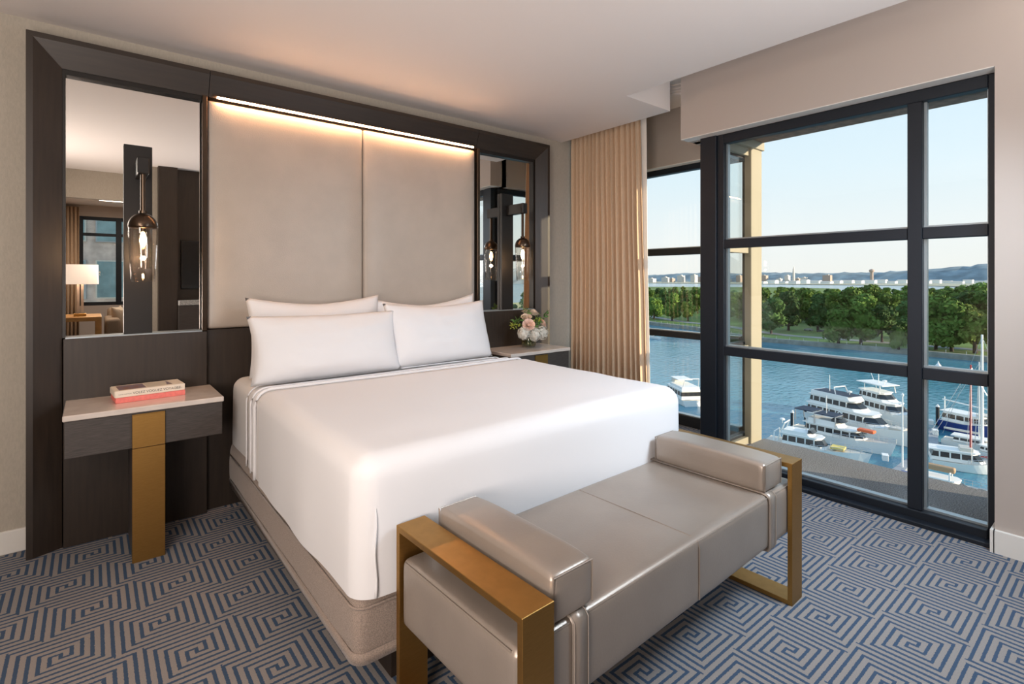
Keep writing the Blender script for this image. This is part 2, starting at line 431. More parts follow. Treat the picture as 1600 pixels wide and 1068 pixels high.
# ---------------- window_2: bay window beyond the curtain
w2 = thing('window_2', kind='structure', loc=(4.09, 2.7, 0))
bars(w2, 'frame', [(4.07, 4.13, 2.10, 3.41, 2.25, 2.31), (4.07, 4.13, 2.10, 3.41, 0, .09), (4.07, 4.13, 3.36, 3.41, .09, 2.25)])
bars(w2, 'transom', [(4.07, 4.13, 2.10, 3.36, 1.512, 1.572), (4.07, 4.13, 2.10, 3.36, .77, .824)])
for z0, z1 in ((.09, .77), (.824, 1.512), (1.572, 2.25)):
    obj('pane', B(4.098, 4.104, 2.10, 3.36, z0, z1), M['glass'], w2)
    obj('bead', B(4.085, 4.14, 2.10, 3.36, z0, z0+.008), M['alu'], w2)
# ---------------- window_3: glazed return of the bay, cream outside
w3 = thing('window_3', kind='structure', loc=(3.9, 2.04, 0))
bars(w3, 'post', [(4.11, 4.165, 2.04, 2.095, 0, 2.31), (3.50, 3.53, 2.04, 2.09, 0, 2.31)])
bars(w3, 'outer_post', [(4.04, 4.215, 1.985, 2.04, -.02, 2.36), (3.50, 3.53, 2.005, 2.04, 0, 2.31)], M['cream'])
bars(w3, 'outer_rail', [(3.53, 4.04, 2.005, 2.04, 2.27, 2.36), (3.53, 4.04, 2.005, 2.04, 1.50, 1.545), (3.53, 4.04, 2.005, 2.04, .72, .775), (3.53, 4.04, 2.005, 2.04, -.02, .05)], M['cream'])
bars(w3, 'outer_cap', [(3.53, 4.23, 1.97, 2.02, 2.33, 2.40)], M['cream'])
bars(w3, 'transom', [(3.53, 4.11, 2.04, 2.09, 1.512, 1.572), (3.53, 4.11, 2.04, 2.09, .74, .80), (3.53, 4.11, 2.04, 2.09, 0, .07), (3.53, 4.11, 2.04, 2.09, 2.25, 2.31)])
for z0, z1 in ((.07, .74), (.80, 1.512), (1.572, 2.25)):
    obj('pane', B(3.53, 4.11, 2.036, 2.042, z0, z1), M['glass_bay'], w3)
# outside of the building at this floor
struct('terrace', B(3.56, 4.255, -1.2, 1.985, -.16, 0), M['gravel'])
bm = bmesh.new(); box(bm, 3.56, 4.2, -1.2, 1.985, 2.39, 2.62); box(bm, 4.205, 4.32, 2.045, 3.56, 2.36, 2.9)
struct('roof_overhang', bm, M['soffit'])
struct('trim_2', B(WX+.001, 3.438, .472, 2.164, 2.3105, 2.3155), M['white_trim'])
struct('trim_3', B(3.996, 4.068, 2.10, WY-.001, 2.302, 2.3105), M['white_trim'])
struct('wall_bay', B(3.56, 4.2, -1.2, .46, 0, 2.40), M['cream'])
struct('facade_below', B(2.5, 4.19, -6, 9, -28.6, -.17), M['cream'])
# sitting room behind the camera (seen in the mirror)
bm = bmesh.new()
box(bm, -1.85, -.17, -4.85, -4.7, 0, CZ); box(bm, 1.1, 1.9, -4.85, -4.7, 0, CZ); box(bm, -.17, 1.1, -4.85, -4.7, 0, .84); box(bm, -.17, 1.1, -4.85, -4.7, 2.36, CZ)
box(bm, -1.85, -1.7, -4.7, -1.13, 0, CZ); box(bm, 1.75, 1.9, -4.7, -.45, 0, CZ)
struct('wall_sitting_room', bm, M['wall_smooth'])
w4 = thing('window_4', kind='structure', loc=(.4, -4.7, .84))
bars(w4, 'frame', [(-.17, -.10, -4.76, -4.70, .84, 2.36), (.34, .42, -4.76, -4.70, .84, 2.36), (1.03, 1.1, -4.76, -4.70, .84, 2.36), (-.1, .34, -4.76, -4.7, .84, .9), (-.1, .34, -4.76, -4.7, 2.30, 2.36), (.42, 1.03, -4.76, -4.7, .84, .9), (.42, 1.03, -4.76, -4.7, 2.3, 2.36)])
bars(w4, 'transom', [(-.1, .34, -4.76, -4.7, 2.03, 2.08), (.42, 1.03, -4.76, -4.7, 2.03, 2.08)])
for x0, x1 in ((-.1, .34), (.42, 1.03)):
    for z0, z1 in ((.9, 2.03), (2.08, 2.3)): obj('pane', B(x0, x1, -4.735, -4.73, z0, z1), M['glass'], w4)

# ================================================================== HEADBOARD UNIT
hb = thing('headboard', 'full-height dark wood headboard unit with two mirrors and pearl leather panels', 'headboard', (1.42, 3.40, 0))
HX0, HX1, HT = -.233, 3.075, 2.45
def strip_side(x0, x1, xin, flip):
    # front strip, bevel going back to the inner edge, outer return
    bm = bmesh.new()
    prof = [(x0, 3.41), (x0, 3.270), (x1, 3.270), (xin, 3.318), (xin, 3.41)]
    lo = [bm.verts.new((x, y, 0)) for x, y in prof]
    ztop = [HT, HT, HT-.025, 2.315, 2.315]
    hi = [bm.verts.new((x, y, z)) for (x, y), z in zip(prof, ztop)]
    n = len(prof)
    for i in range(n): bm.faces.new((lo[i], lo[(i+1) % n], hi[(i+1) % n], hi[i]))
    bm.faces.new(lo); bm.faces.new(hi[::-1])
    return bm
obj('side_frame', strip_side(HX0, -.209, -.108, 1), M['wood'], hb)
obj('side_frame', strip_side(HX1, HX1-.024, HX1-.125, -1), M['wood'], hb)
def header(xa, xb, xai, xbi):
    bm = bmesh.new()
    P = lambda x, y, z: bm.verts.new((x, y, z))
    prof = lambda xo, xi, xs: [P(xo, 3.41, HT), P(xo, 3.270, HT), P(xs, 3.270, HT-.025), P(xi, 3.318, 2.315), P(xi, 3.41, 2.315)]
    a = prof(xa, xai, xa if xa == xai else xa+.024); b_ = prof(xb, xbi, xb if xb == xbi else xb-.024)
    for i in range(5): bm.faces.new((a[i], a[(i+1) % 5], b_[(i+1) % 5], b_[i]))
    bm.faces.new(a[::-1]); bm.faces.new(b_)
    return bm
obj('header', header(HX0+.0005, .5095, -.1075, .5095), M['wood_h'], hb)
obj('header', header(.5125, 2.3275, .5125, 2.3275), M['wood_h'], hb)
obj('header', header(2.3305, HX1-.0005, 2.3305, HX1-.1255), M['wood_h'], hb)
# lower panels
obj('lower_panel', B(-.104, .5005, 3.302, 3.36, 0, 1.008, .002, 1), M['wood'], hb)
obj('lower_panel', B(2.34, 2.945, 3.302, 3.36, 0, 1.04, .002, 1), M['wood'], hb)
obj('lower_panel', B(.505, 1.418, 3.345, 3.38, 0, 1.013, .002, 1), M['wood'], hb)
obj('lower_panel', B(1.422, 2.335, 3.345, 3.38, 0, 1.013, .002, 1), M['wood'], hb)
obj('back_board', B(-.15, 2.99, 3.382, 3.405, 0, 2.33), M['wood'], hb)
# leather panels (soft, slightly pillowed)
for x0, x1 in ((.503, 1.4165), (1.4205, 2.334)):
    def puff(q, p, x0=x0, x1=x1):
        e = min(q.x-x0, x1-q.x, q.z-1.017, 2.302-q.z)
        k = min(1, max(0, e)/.14); k = 1-(1-k)**2
        return q+Vector((0, -.016*k if q.y < 3.345 else 0, 0))
    obj('leather_panel', roundbox(x0, x1, 3.330, 3.372, 1.017, 2.302, .02, .03, True, fn=puff), M['leather'], hb, smooth=True)
# bronze strips and mirror rims
for x0, x1 in ((.478, .5015), (2.3355, 2.359)):
    obj('bronze_strip', B(x0, x1, 3.300, 3.37, 1.012, 2.313, .002, 1), M['bronze'], hb)
mz = (1.012, 2.285)
for x0, x1, zb in ((-.096, .478, 1.012), (2.359, 2.930, 1.043)):
    bm_ = B(x0, x1, 3.352, 3.358, zb, 2.30)
    if x0 > 1: bmesh.ops.rotate(bm_, cent=((x0+x1)/2, 3.355, 0), matrix=Matrix.Rotation(R(-.62), 3, 'Z'), verts=bm_.verts)
    obj('mirror', bm_, M['mirror'], hb)
    rim = bmesh.new()
    box(rim, x0-.012, x0, 3.322, 3.36, zb, 2.315); box(rim, x1, x1+.012, 3.322, 3.36, zb, 2.315)
    box(rim, x0, x1, 3.322, 3.36, 2.29, 2.315)
    obj('mirror_rim', rim, M['black'], hb)
    obj('mirror_ledge', B(x0, x1, 3.304, 3.352, zb-.004, zb+.003), M['alu'], hb)
# LED strip under the header
led = thing('light_strip', 'thin glowing warm light strip under the header above the leather panels', 'light strip', (1.42, 3.31, 2.31))
obj('housing', B(.53, 2.31, 3.290, 3.308, 2.318, 2.326), M['bronze'], led)
obj('diffuser', B(.55, 2.295, 3.292, 3.306, 2.309, 2.318, .002, 1), M['led'], led)

# ================================================================== SCONCES
def sconce():
    x, y = .20, 3.14
    t = thing('wall_sconce', 'black wall sconce with tapered clear glass on the left mirror above the books', 'lamp', (.192, 3.35, 1.0), group=None)
    obj('back_plate', B(.131, .252, 3.322, 3.351, 1.008, 1.992, .002, 1), M['black'], t)
    obj('arm', B(x-.024, x+.024, y-.03, 3.322, 1.815, 1.895, .003, 1), M['black'], t)
    bm = bmesh.new(); lathe(bm, [(.011, 0), (.011, .20)], (x, y, 1.628), 16); lathe(bm, [(.017, 0), (.017, .012)], (x, y, 1.622), 16)
    obj('stem', bm, M['bronze'], t, smooth=False)
    dome = [(.062, 0)]+[(.062*math.cos(a), .068*math.sin(a)) for a in [i*PI/2/8 for i in range(1, 8)]]+[(.006, .068)]
    obj('cap', lathe(bmesh.new(), [(.06, -.008)]+dome, (x, y, 1.556), 32), M['bronze'], t, smooth=True)
    outer = [(.060, 1.553), (.061, 1.52), (.058, 1.45), (.053, 1.36), (.049, 1.285)]
    inner = [(.046, 1.297), (.050, 1.36), (.055, 1.45), (.058, 1.52), (.057, 1.553)]
    bm = bmesh.new(); lathe(bm, outer+[(.002, 1.283)], (x, y, 0), 32, False); lathe(bm, [(.002, 1.297)]+inner, (x, y, 0), 32, False)
    obj('glass_shade', bm, M['lampglass'], t, smooth=True)
    obj('socket', lathe(bmesh.new(), [(.012, 0), (.012, .03)], (x, y, 1.53), 16), M['bronze'], t)
    bl = obj('bulb', lathe(bmesh.new(), [(.003, -.045), (.010, -.036), (.0145, -.015), (.012, .01), (.006, .03)], (x, y, 1.50), 16), M['bulb'], t, smooth=True)
    return t
s1 = sconce()
s2 = copy_tree(s1); s2.location = (2.650, 3.35, 1.0)
s2['label'] = 'black wall sconce with tapered clear glass on the right mirror above the flowers'
for t_, x_ in ((s1, .2), (s2, 2.658)):
    d = bpy.data.lights.new('bulb_light', 'POINT'); d.energy = 2.2; d.color = (1, .62, .32); d.shadow_soft_size = .012
    o = bpy.data.objects.new('bulb_light', d); C.objects.link(o); o.parent = t_
    o.location = (.2-.192, 3.14-3.35, 1.41-1.0)

# ================================================================== NIGHTSTANDS
def nightstand(dx, dz, label):
    t = thing('nightstand', label, 'nightstand', (.207+dx, 3.12, 0))
    obj('marble_top', B(-.095+dx, .517+dx, 2.925, 3.302, .686+dz, .711+dz, .003, 1), M['marble'], t)
    obj('drawer', B(-.09+dx, .512+dx, 2.937, 3.302, .523+dz, .684+dz, .002, 1), M['drawer'], t)
    obj('leg', B(.148+dx, .270+dx, 2.933, 3.300, 0, .5215+dz), M['drawer'], t)
    obj('brass_plate', B(.146+dx, .272+dx, 2.926, 2.9325, 0, .521+dz, .001, 1), M['brass'], t)
    h_ = obj('brass_pull', B(.146+dx, .272+dx, 2.926, 2.9365, .5235+dz, .674+dz, .001, 1), M['brass'], t)
    obj('pull_lip', B(.146+dx, .272+dx, 2.926, 2.945, .6745+dz, .678+dz), M['brass'], t)
    return t
nightstand(0, 0, 'dark wood nightstand with marble top and broad brass leg, holding two books')
nightstand(2.46, .040, 'dark wood nightstand behind the bed by the curtain, carrying the flower vase')

# books
bk = thing('book', 'coral cloth-bound book lying under the cream book', 'book', (.09, 3.066, .711), R(4.6))
obj('cover', B(0, .283, 0, .165, 0, .026, .002, 1), M['coral'], bk, local=True)
obj('pages', B(.003, .2845, .004, .1665, .003, .023), M['paper'], bk, local=True)
bk2 = thing('book', 'cream travel book with lettered spine and picture cover, on top of the coral one', 'book', (.088, 3.064, .7375), R(4.9))
obj('cover', B(0, .284, 0, .16, 0, .032, .002, 1), M['cream_cover'], bk2, local=True)
obj('pages', B(-.0015, .282, .004, .1615, .003, .029), M['paper'], bk2, local=True)
obj('cover_picture', B(.018, .125, .02, .14, .032, .0325), M['pic1'], bk2, local=True)
obj('cover_picture', B(.130, .235, .02, .14, .032, .0325), M['pic2'], bk2, local=True)
bm = bmesh.new(); hexa(bm, [(.212, .03, .0326), (.234, .03, .0326), (.234, .06, .0326), (.212, .06, .0326)], [(.212, .03, .0329), (.234, .03, .0329), (.234, .06, .0329), (.212, .06, .0329)])
hexa(bm, [(.216, .06, .0326), (.230, .06, .0326), (.2245, .13, .0326), (.2215, .13, .0326)], [(.216, .06, .0329), (.230, .06, .0329), (.2245, .13, .0329), (.2215, .13, .0329)])
obj('cover_motif', bm, M['pic1'], bk2, local=True)
def text(s, size, loc, rot, m, parent, name='lettering', ext=.0002, sp=1.0):
    cu = bpy.data.curves.new(name, 'FONT'); cu.body = s; cu.size = size; cu.extrude = ext; cu.space_character = sp
    tmp = bpy.data.objects.new('tmp', cu); C.objects.link(tmp)
    bpy.context.view_layer.update()
    me = bpy.data.meshes.new_from_object(tmp.evaluated_get(bpy.context.evaluated_depsgraph_get()))
    bpy.data.objects.remove(tmp); me.materials.clear(); me.materials.append(m); me.name = name
    o = bpy.data.objects.new(name, me); C.objects.link(o); o.parent = parent; o.location = loc; o.rotation_euler = rot
    return o
text('VOLEZ VOGUEZ VOYAGEZ', .0165, (.068, -.0004, .010), (PI/2, 0, 0), M['ink'], bk2, sp=.97)
text('LOUIS VUITTON', .0062, (.014, -.0004, .0125), (PI/2, 0, 0), M['ink'], bk2, sp=1.1)
text('RIZZOLI', .0075, (.243, -.0004, .012), (PI/2, 0, 0), M['ink'], bk2, sp=1.1)

# ================================================================== BED
bed = thing('bed', 'upholstered taupe bed base with pale mattress against the headboard', 'bed', (1.42, 2.35, 0))
obj('plinth', B(.76, 2.10, 1.56, 3.28, 0, .165), M['wood'], bed)
BX0, BX1, BY0, BY1 = .602, 2.245, 1.468, 3.28
def bsf(q, p):
    if q.z > .32:
        k = (q.z-.32)/.08*.018
        q = Vector((q.x+(k if q.x < 1.42 else -k)*min(1, abs(q.x-1.42)/.7), q.y+(k if q.y < 1.8 else 0), q.z))
    n_ = noise.noise(Vector(p)*5)*.004
    return q+Vector((n_, n_, 0))
obj('box_spring', roundbox(BX0, BX1, BY0, BY1, .155, .40, .035, .05, True, fn=bsf), M['uphol'], bed, smooth=True)
def loop(z, off, r, bot=0):
    x0, x1, y0, y1, rr = BX0-off, BX1+off, BY0-off, BY1-.05, .045
    pts = [(x0, y1, z), (x0, y0+rr, z)]
    for i in range(1, 7):
        a = PI+i*PI/2/7; pts.append((x0+rr+rr*math.cos(a), y0+rr+rr*math.sin(a), z))
    pts += [(x0+rr, y0, z), (x1-rr, y0, z)]
    for i in range(1, 7):
        a = 1.5*PI+i*PI/2/7; pts.append((x1-rr+rr*math.cos(a), y0+rr+rr*math.sin(a), z))
    pts += [(x1, y0+rr, z), (x1, y1, z)]
    return pts
obj('piping', tube(bmesh.new(), loop(.322, .001, .004), .0045, 6), M['uphol'], bed, smooth=True)
bm = bmesh.new(); L_ = loop(.172, .0045, .0)
for a, b_ in zip(L_, L_[1:]):
    bm.faces.new([bm.verts.new(p_) for p_ in ((*a[:2], .156), (*b_[:2], .156), (*b_[:2], .190), (*a[:2], .190))])
bmesh.ops.remove_doubles(bm, verts=bm.verts, dist=1e-4)
hem = obj('hem_band', bm, M['uphol'], bed, smooth=True)
so_ = hem.modifiers.new('thick', 'SOLIDIFY'); so_.thickness = .006
obj('mattress', roundbox(BX0+.022, BX1-.022, 1.50, 3.27, .40, .735, .06, .06, True), M['linen_in'], bed, smooth=True)
def drape(amp, fold, seed):
    def f(q, p):
        v = Vector(p)
        n_ = noise.noise(Vector((v.x*1.6, v.y*1.6, seed)))*amp
        n2 = noise.noise(Vector((v.x*5, v.y*5, seed+v.z*2)))*amp*.5
        dz = n_+n2 if p[2] > .76 else 0
        side = 0
        hang = max(0, min(1, (.74-q.z)/.3))
        o = Vector((0, 0, dz))
        if hang > 0:
            wv = noise.noise(Vector((v.x*4, v.y*4, seed+3)))*fold*hang
            if q.x < .9 and q.y > BY0+.05: o.x -= wv+.004*hang
            elif q.x > 1.95 and q.y > BY0+.05: o.x += wv
            if q.y < 1.6: o.y -= wv
        return q+o
    return f
# the layers of bedding, from the lowest to the uppermost
def tagd(o, l, c_, g=None): return tag(o, l, c_, g)
def sheet(name, x0, x1, y0, y1, z0, z1, r, m, lab, cat, seed, amp=.005, fold=.008, step=.035):
    bm = roundbox(x0, x1, y0, y1, z0, z1, r, step, False, fn=drape(amp, fold, seed))
    # open at the head end
    dele = [f for f in bm.faces if all(v.co.y > y1-.004 for v in f.verts)]
    bmesh.ops.delete(bm, geom=dele, context='FACES')
    o = obj(name, bm, m, base=(1.42, (y0+y1)/2, z0), smooth=True)
    return tag(o, lab, cat)
sheet('fitted_sheet', BX0+.014, BX1-.014, 1.49, 3.275, .385, .748, .062, M['linen_in'], 'white fitted sheet showing at the head end beside the nightstand', 'sheet', 4)
fs_ = sheet('flat_sheet', BX0+.006, BX1-.006, 1.47, 2.86, .372, .757, .066, M['linen'], 'white flat sheet edge showing just above the blanket by the pillows', 'sheet', 7)
bl_ = sheet('blanket', BX0+.001, BX1-.002, 1.455, 2.74, .364, .764, .07, M['linen_in'], 'thin white blanket layer under the bed cover near the pillows', 'blanket', 9)
dv = sheet('bed_cover', BX0-.008, BX1+.004, 1.435, 2.63, .355, .776, .075, M['linen'], 'smooth white bed cover tucked over the bed down to the foot end', 'bed cover', 12, .006, .012)
# turned-back band at the top of the cover
bm = bmesh.new(); prof = []
for k in range(61):
    s_ = k/60
    # path across the bed from left hem over the top to right hem
    Ltot = [(.40, .0), (.70, .30)]
x0_, x1_, zt, r_ = BX0-.008, BX1+.004, .776, .075
path = [(x0_, .36+i*(zt-r_-.36)/8) for i in range(9)]+[(x0_+r_-r_*math.cos(a), zt-r_+r_*math.sin(a)) for a in [i*PI/2/7 for i in range(1, 8)]]
path += [(x0_+r_+(x1_-x0_-2*r_)*i/24, zt) for i in range(1, 25)]
path += [(x1_-r_+r_*math.sin(a), zt-r_+r_*math.cos(a)) for a in [i*PI/2/7 for i in range(1, 8)]]
path += [(x1_, zt-r_-i*(zt-r_-.36)/8) for i in range(1, 9)]
pr = []
for i, (x, z) in enumerate(path):
    y = 2.630+.012*math.sin(x*3.1)
    pr.append((x, y, z-.001))
tube(bm, pr, .0075, 8)
ob = obj('turned_edge', bm, M['linen'], dv, smooth=True)
for (a_, yv, zt_, x0e, x1e, pr_, rr_) in ((fs_, 2.862, .757, BX0+.005, BX1-.005, fs_, .004), (bl_, 2.742, .764, BX0-.001, BX1-.001, bl_, .005)):
    bm = bmesh.new(); q_ = []
    for (x, y, z) in pr:
        t__ = (x-x0_)/(x1_-x0_)
        q_.append((x0e+(x1e-x0e)*t__, yv+.006*math.sin(x*4+yv*9), z-(.775-zt_) if z > .5 else z))
    obj('edge_roll', tube(bm, q_, rr_, 6), M['linen'], a_, smooth=True)
# crease of the tucked corner
bm = bmesh.new()
tube(bm, [(.650+.003*math.sin(k*.9), 1.436+.0015*math.sin(k*.7), .362+k*.026) for k in range(11)], [.005-.0004*k for k in range(11)], 6)
obj('corner_crease', bm, M['linen'], dv, smooth=True)

def pillow(wd, ht, th, seed, sag=.12):
    bm = bmesh.new(); nu, nv = 36, 22; rows = {}
    for sgn in (1, -1):
        for i in range(nu+1):
            for j in range(nv+1):
                u, v = -1+2*i/nu, -1+2*j/nv
                e = (max(0, 1-abs(u)**3.2)**.55)*(max(0, 1-abs(v)**2.6)**.6)
                edge = i in (0, nu) or j in (0, nv)
                x = u*wd/2*(1-.055*(1-v*v)); z = v*ht/2*(1-(sag*(1-abs(u)**1.6) if v > 0 else .01)*1.0)
                wr = noise.noise(Vector((u*2.2+seed, v*2.5, sgn)))*.012+noise.noise(Vector((u*7+seed, v*5, sgn*3)))*.005
                y = -sgn*(th/2*e*(1-.25*v)+wr*e)
                key = (i, j, 0 if edge else sgn)
                if key not in rows: rows[key] = bm.verts.new((x, 0 if edge else y, z))
        for i in range(nu):
            for j in range(nv):
                K = []
                for a, b_ in ((i, j), (i+1, j), (i+1, j+1), (i, j+1)):
                    ed = a in (0, nu) or b_ in (0, nv); K.append(rows[(a, b_, 0 if ed else sgn)])
                try: bm.faces.new(K)
                except ValueError: pass
    return bm
def place_pillow(x, y, z, wd, ht, th, tilt, rz, seed, lab, ry=0, sag=.12):
    bm = pillow(wd, ht, th, seed, sag)
    bmesh.ops.transform(bm, matrix=Matrix.Rotation(rz, 4, 'Z') @ Matrix.Rotation(tilt, 4, 'X') @ Matrix.Rotation(ry, 4, 'Y') @ Matrix.Translation((0, 0, ht/2)), verts=bm.verts)
    o = obj('pillow', bm, M['linen'], local=True, smooth=True); o.location = (x, y, z)
    return tag(o, lab, 'pillow', 'white pillows against the headboard')
place_pillow(1.055, 3.06, .760, .79, .445, .17, R(-12), R(1), 1.3, 'white back left pillow against the headboard, only its upper edge showing', 0, .22)
place_pillow(1.81, 3.08, .755, .80, .435, .17, R(-12), R(-1), 5.1, 'white back right pillow against the headboard, mostly hidden by the front one', R(-1.5), .30)
place_pillow(1.035, 2.84, .757, .83, .36, .18, R(-15), R(0), 9.7, 'white front left pillow leaning in the row nearest the nightstand with books', 0, .06)
place_pillow(1.785, 2.88, .757, .79, .405, .18, R(-15), R(3), 14.2, 'white front right pillow standing in front of the flowers', 0, .16)

# ================================================================== BENCH
bn = thing('bench', 'champagne leather bench with brass loop arms at the foot of the bed', 'bench', (.724, .856, 0), R(1.6))
def loop_arm(x0):
    t_ = .018; yA, yB, zt = 0, .565, .565
    bm = bmesh.new()
    a = [(yA, 0), (yB, 0), (yB, zt), (yA, zt)]; b_ = [(yA+t_, t_), (yB-t_, t_), (yB-t_, zt-t_), (yA+t_, zt-t_)]
    V = [[bm.verts.new((x, y, z)) for y, z in ring] for x in (x0, x0+.098) for ring in (a, b_)]
    o0, i0, o1, i1 = V
    for k in range(4):
        n_ = (k+1) % 4
        bm.faces.new((o0[k], o0[n_], i0[n_], i0[k])); bm.faces.new((o1[n_], o1[k], i1[k], i1[n_]))
        bm.faces.new((o0[n_], o0[k], o1[k], o1[n_])); bm.faces.new((i0[k], i0[n_], i1[n_], i1[k]))
    bmesh.ops.bevel(bm, geom=[e for e in bm.edges], offset=.0012, segments=1, affect='EDGES')
    return bm
obj('arm_frame', loop_arm(0), M['brass'], bn, local=True)
obj('arm_frame', loop_arm(1.434), M['brass'], bn, local=True)
sf = lambda q, p: q+Vector((0, 0, .004*math.sin(max(0, min(1, (q.x-.1)/1.3))*PI))) if p[2] > .46 else q
st = obj('seat', roundbox(.003, 1.527, .020, .545, .272, .476, .026, .04, True, fn=sf), M['bench'], bn, local=True, smooth=True)
bm = bmesh.new()
tube(bm, [(.764, .018, .29), (.764, .0175, .45), (.764, .024, .470), (.764, .05, .4795), (.764, .28, .4805), (.764, .52, .4795)], .0022, 6)
obj('seam', bm, M['bench'], bn, local=True)
obj('piping', tube(bmesh.new(), [(.03, .0255, .468), (1.5, .0255, .468)], .0028, 6), M['bench'], bn, local=True)
obj('piping', tube(bmesh.new(), [(.0075, .045, .466), (.0075, .52, .466)], .0028, 6), M['bench'], bn, local=True)
for x0 in (.176, 1.262):
    # leather strap wrapped over the seat edge
    bm = bmesh.new(); prof = [(.55, .484), (.05, .484), (.026, .480), (.0145, .468), (.0135, .44), (.0135, .285), (.020, .268), (.05, .264)]
    va = [[bm.verts.new((x, y, z)) for y, z in prof] for x in (x0, x0+.058)]
    for k in range(len(prof)-1): bm.faces.new((va[0][k], va[0][k+1], va[1][k+1], va[1][k]))
    s_ = obj('strap', bm, M['bench'], bn, local=True, smooth=True)
    md = s_.modifiers.new('thick', 'SOLIDIFY'); md.thickness = .005
    for xx in (x0+.004, x0+.054):
        obj('strap_stitching', tube(bmesh.new(), [(xx, y-.001, z+.001) for y, z in prof[1:7]], .0012, 5), M['thread'], s_, local=True)
def bolster(x0, x1, y0, y1, z1, lab):
    b_ = thing('bolster', lab, 'cushion', (bn.location.x, bn.location.y, 0), R(1.6), 'leather bolsters on the bench')
    def f(q, p):
        cx, cy, cz = (x0+x1)/2, (y0+y1)/2, .545
        k = .007*(1-abs((q.y-cy)/(y1-y0)*2)**4)
        return q+Vector((math.copysign(k*.6, q.x-cx)*min(1, abs(q.x-cx)/.05), 0, k if p[2] > .55 else 0))
    obj('cushion', roundbox(x0, x1, y0, y1, .4815, z1, .019, .03, True, fn=f), M['bench'], b_, local=True, smooth=True)
    for yy in (y0+.003, y1-.003):
        obj('piping', tube(bmesh.new(), [(x0+.004, yy, .49), (x0+.004, yy, z1-.005), (x1-.004, yy, z1-.005), (x1-.004, yy, .49)], .0028, 6), M['bench'], b_, local=True)
    return b_
bolster(.116, .262, .022, .520, .600, 'leather bolster cushion by the near brass arm')
bolster(1.262, 1.412, .030, .520, .592, 'leather bolster cushion by the far brass arm near the window')

# ================================================================== CURTAIN
bm = bmesh.new(); rnd = random.Random(5)
NP, NS = 15, 10; y0, y1 = 2.585, 3.40; cols = []
amps = [rnd.uniform(.7, 1.15) for _ in range(NP+1)]; wid = [rnd.uniform(.75, 1.3) for _ in range(NP)]
tot = sum(wid); ycur = y0; pts = []
for k in range(NP):
    ww = wid[k]/tot*(y1-y0)
    for s_ in range(NS):
        f = s_/NS
        pts.append((ycur+ww*f+.004*math.sin(4*PI*f), math.sin(2*PI*f)*.036*amps[k]))
    ycur += ww
zsx = [.01+i*(2.78-.01)/26 for i in range(27)]
for z in zsx:
    r_ = []
    for i, (y, dx) in enumerate(pts):
        k = .62+.38*(1-z/2.78)
        sq = 1-.06*(z/2.8)
        r_.append(bm.verts.new((3.475+dx*k+.008*noise.noise(Vector((y*6, z*1.1, 2))), y1-(y1-y)*sq*(1+.04*(1-z/2.8)) + .004*noise.noise(Vector((y*9, z*2, 5))), z)))
    cols.append(r_)
for a, b_ in zip(cols, cols[1:]):
    for i in range(len(a)-1): bm.faces.new((a[i], a[i+1], b_[i+1], b_[i]))
cu = thing('curtain', 'sand coloured pleated floor-length curtain drawn beside the window', 'curtain', (3.475, 3.0, 0))
o = obj('drape', bm, M['curtain'], cu, smooth=True); md = o.modifiers.new('thick', 'SOLIDIFY'); md.thickness = .003
bm = bmesh.new()
va = [[bm.verts.new((3.505+.004*math.sin(z*3), (2.545 if j == 0 else 2.62)+.045*(z/2.8), z)) for j in (0, 1)] for z in zsx]
for a, b_ in zip(va, va[1:]): bm.faces.new((a[0], a[1], b_[1], b_[0]))
o = obj('lining', bm, M['lining'], cu); md = o.modifiers.new('thick', 'SOLIDIFY'); md.thickness = .003
obj('track', B(3.43, 3.52, 2.56, 3.40, 2.781, 2.80), M['white_trim'], cu)

# ================================================================== FLOWERS
fx, fy, fz = 2.735, 3.155, .751
vs = thing('vase', 'small round clear glass vase of water on the far nightstand', 'vase', (fx, fy, fz))
obj('glass_body', lathe(bmesh.new(), [(.040, 0), (.056, .004), (.060, .02), (.060, .075), (.056, .09), (.053, .09), (.057, .075), (.057, .02), (.045, .008), (.002, .008)], (fx, fy, fz), 28, False), M['vaseglass'], vs, smooth=True)
obj('water', lathe(bmesh.new(), [(.044, .010), (.055, .022), (.0555, .055), (.001, .055)], (fx, fy, fz), 24, False), M['vaseglass'], vs, smooth=True)
rnd = random.Random(11)
def stem_bm(p):
    b_ = bmesh.new(); base = Vector((fx+rnd.uniform(-.025, .025), fy+rnd.uniform(-.025, .025), fz+.014))
    mid = Vector((fx+(p.x-fx)*.25, fy+(p.y-fy)*.25, fz+.095))
    return tube(b_, [base, mid, p], .0024, 5)
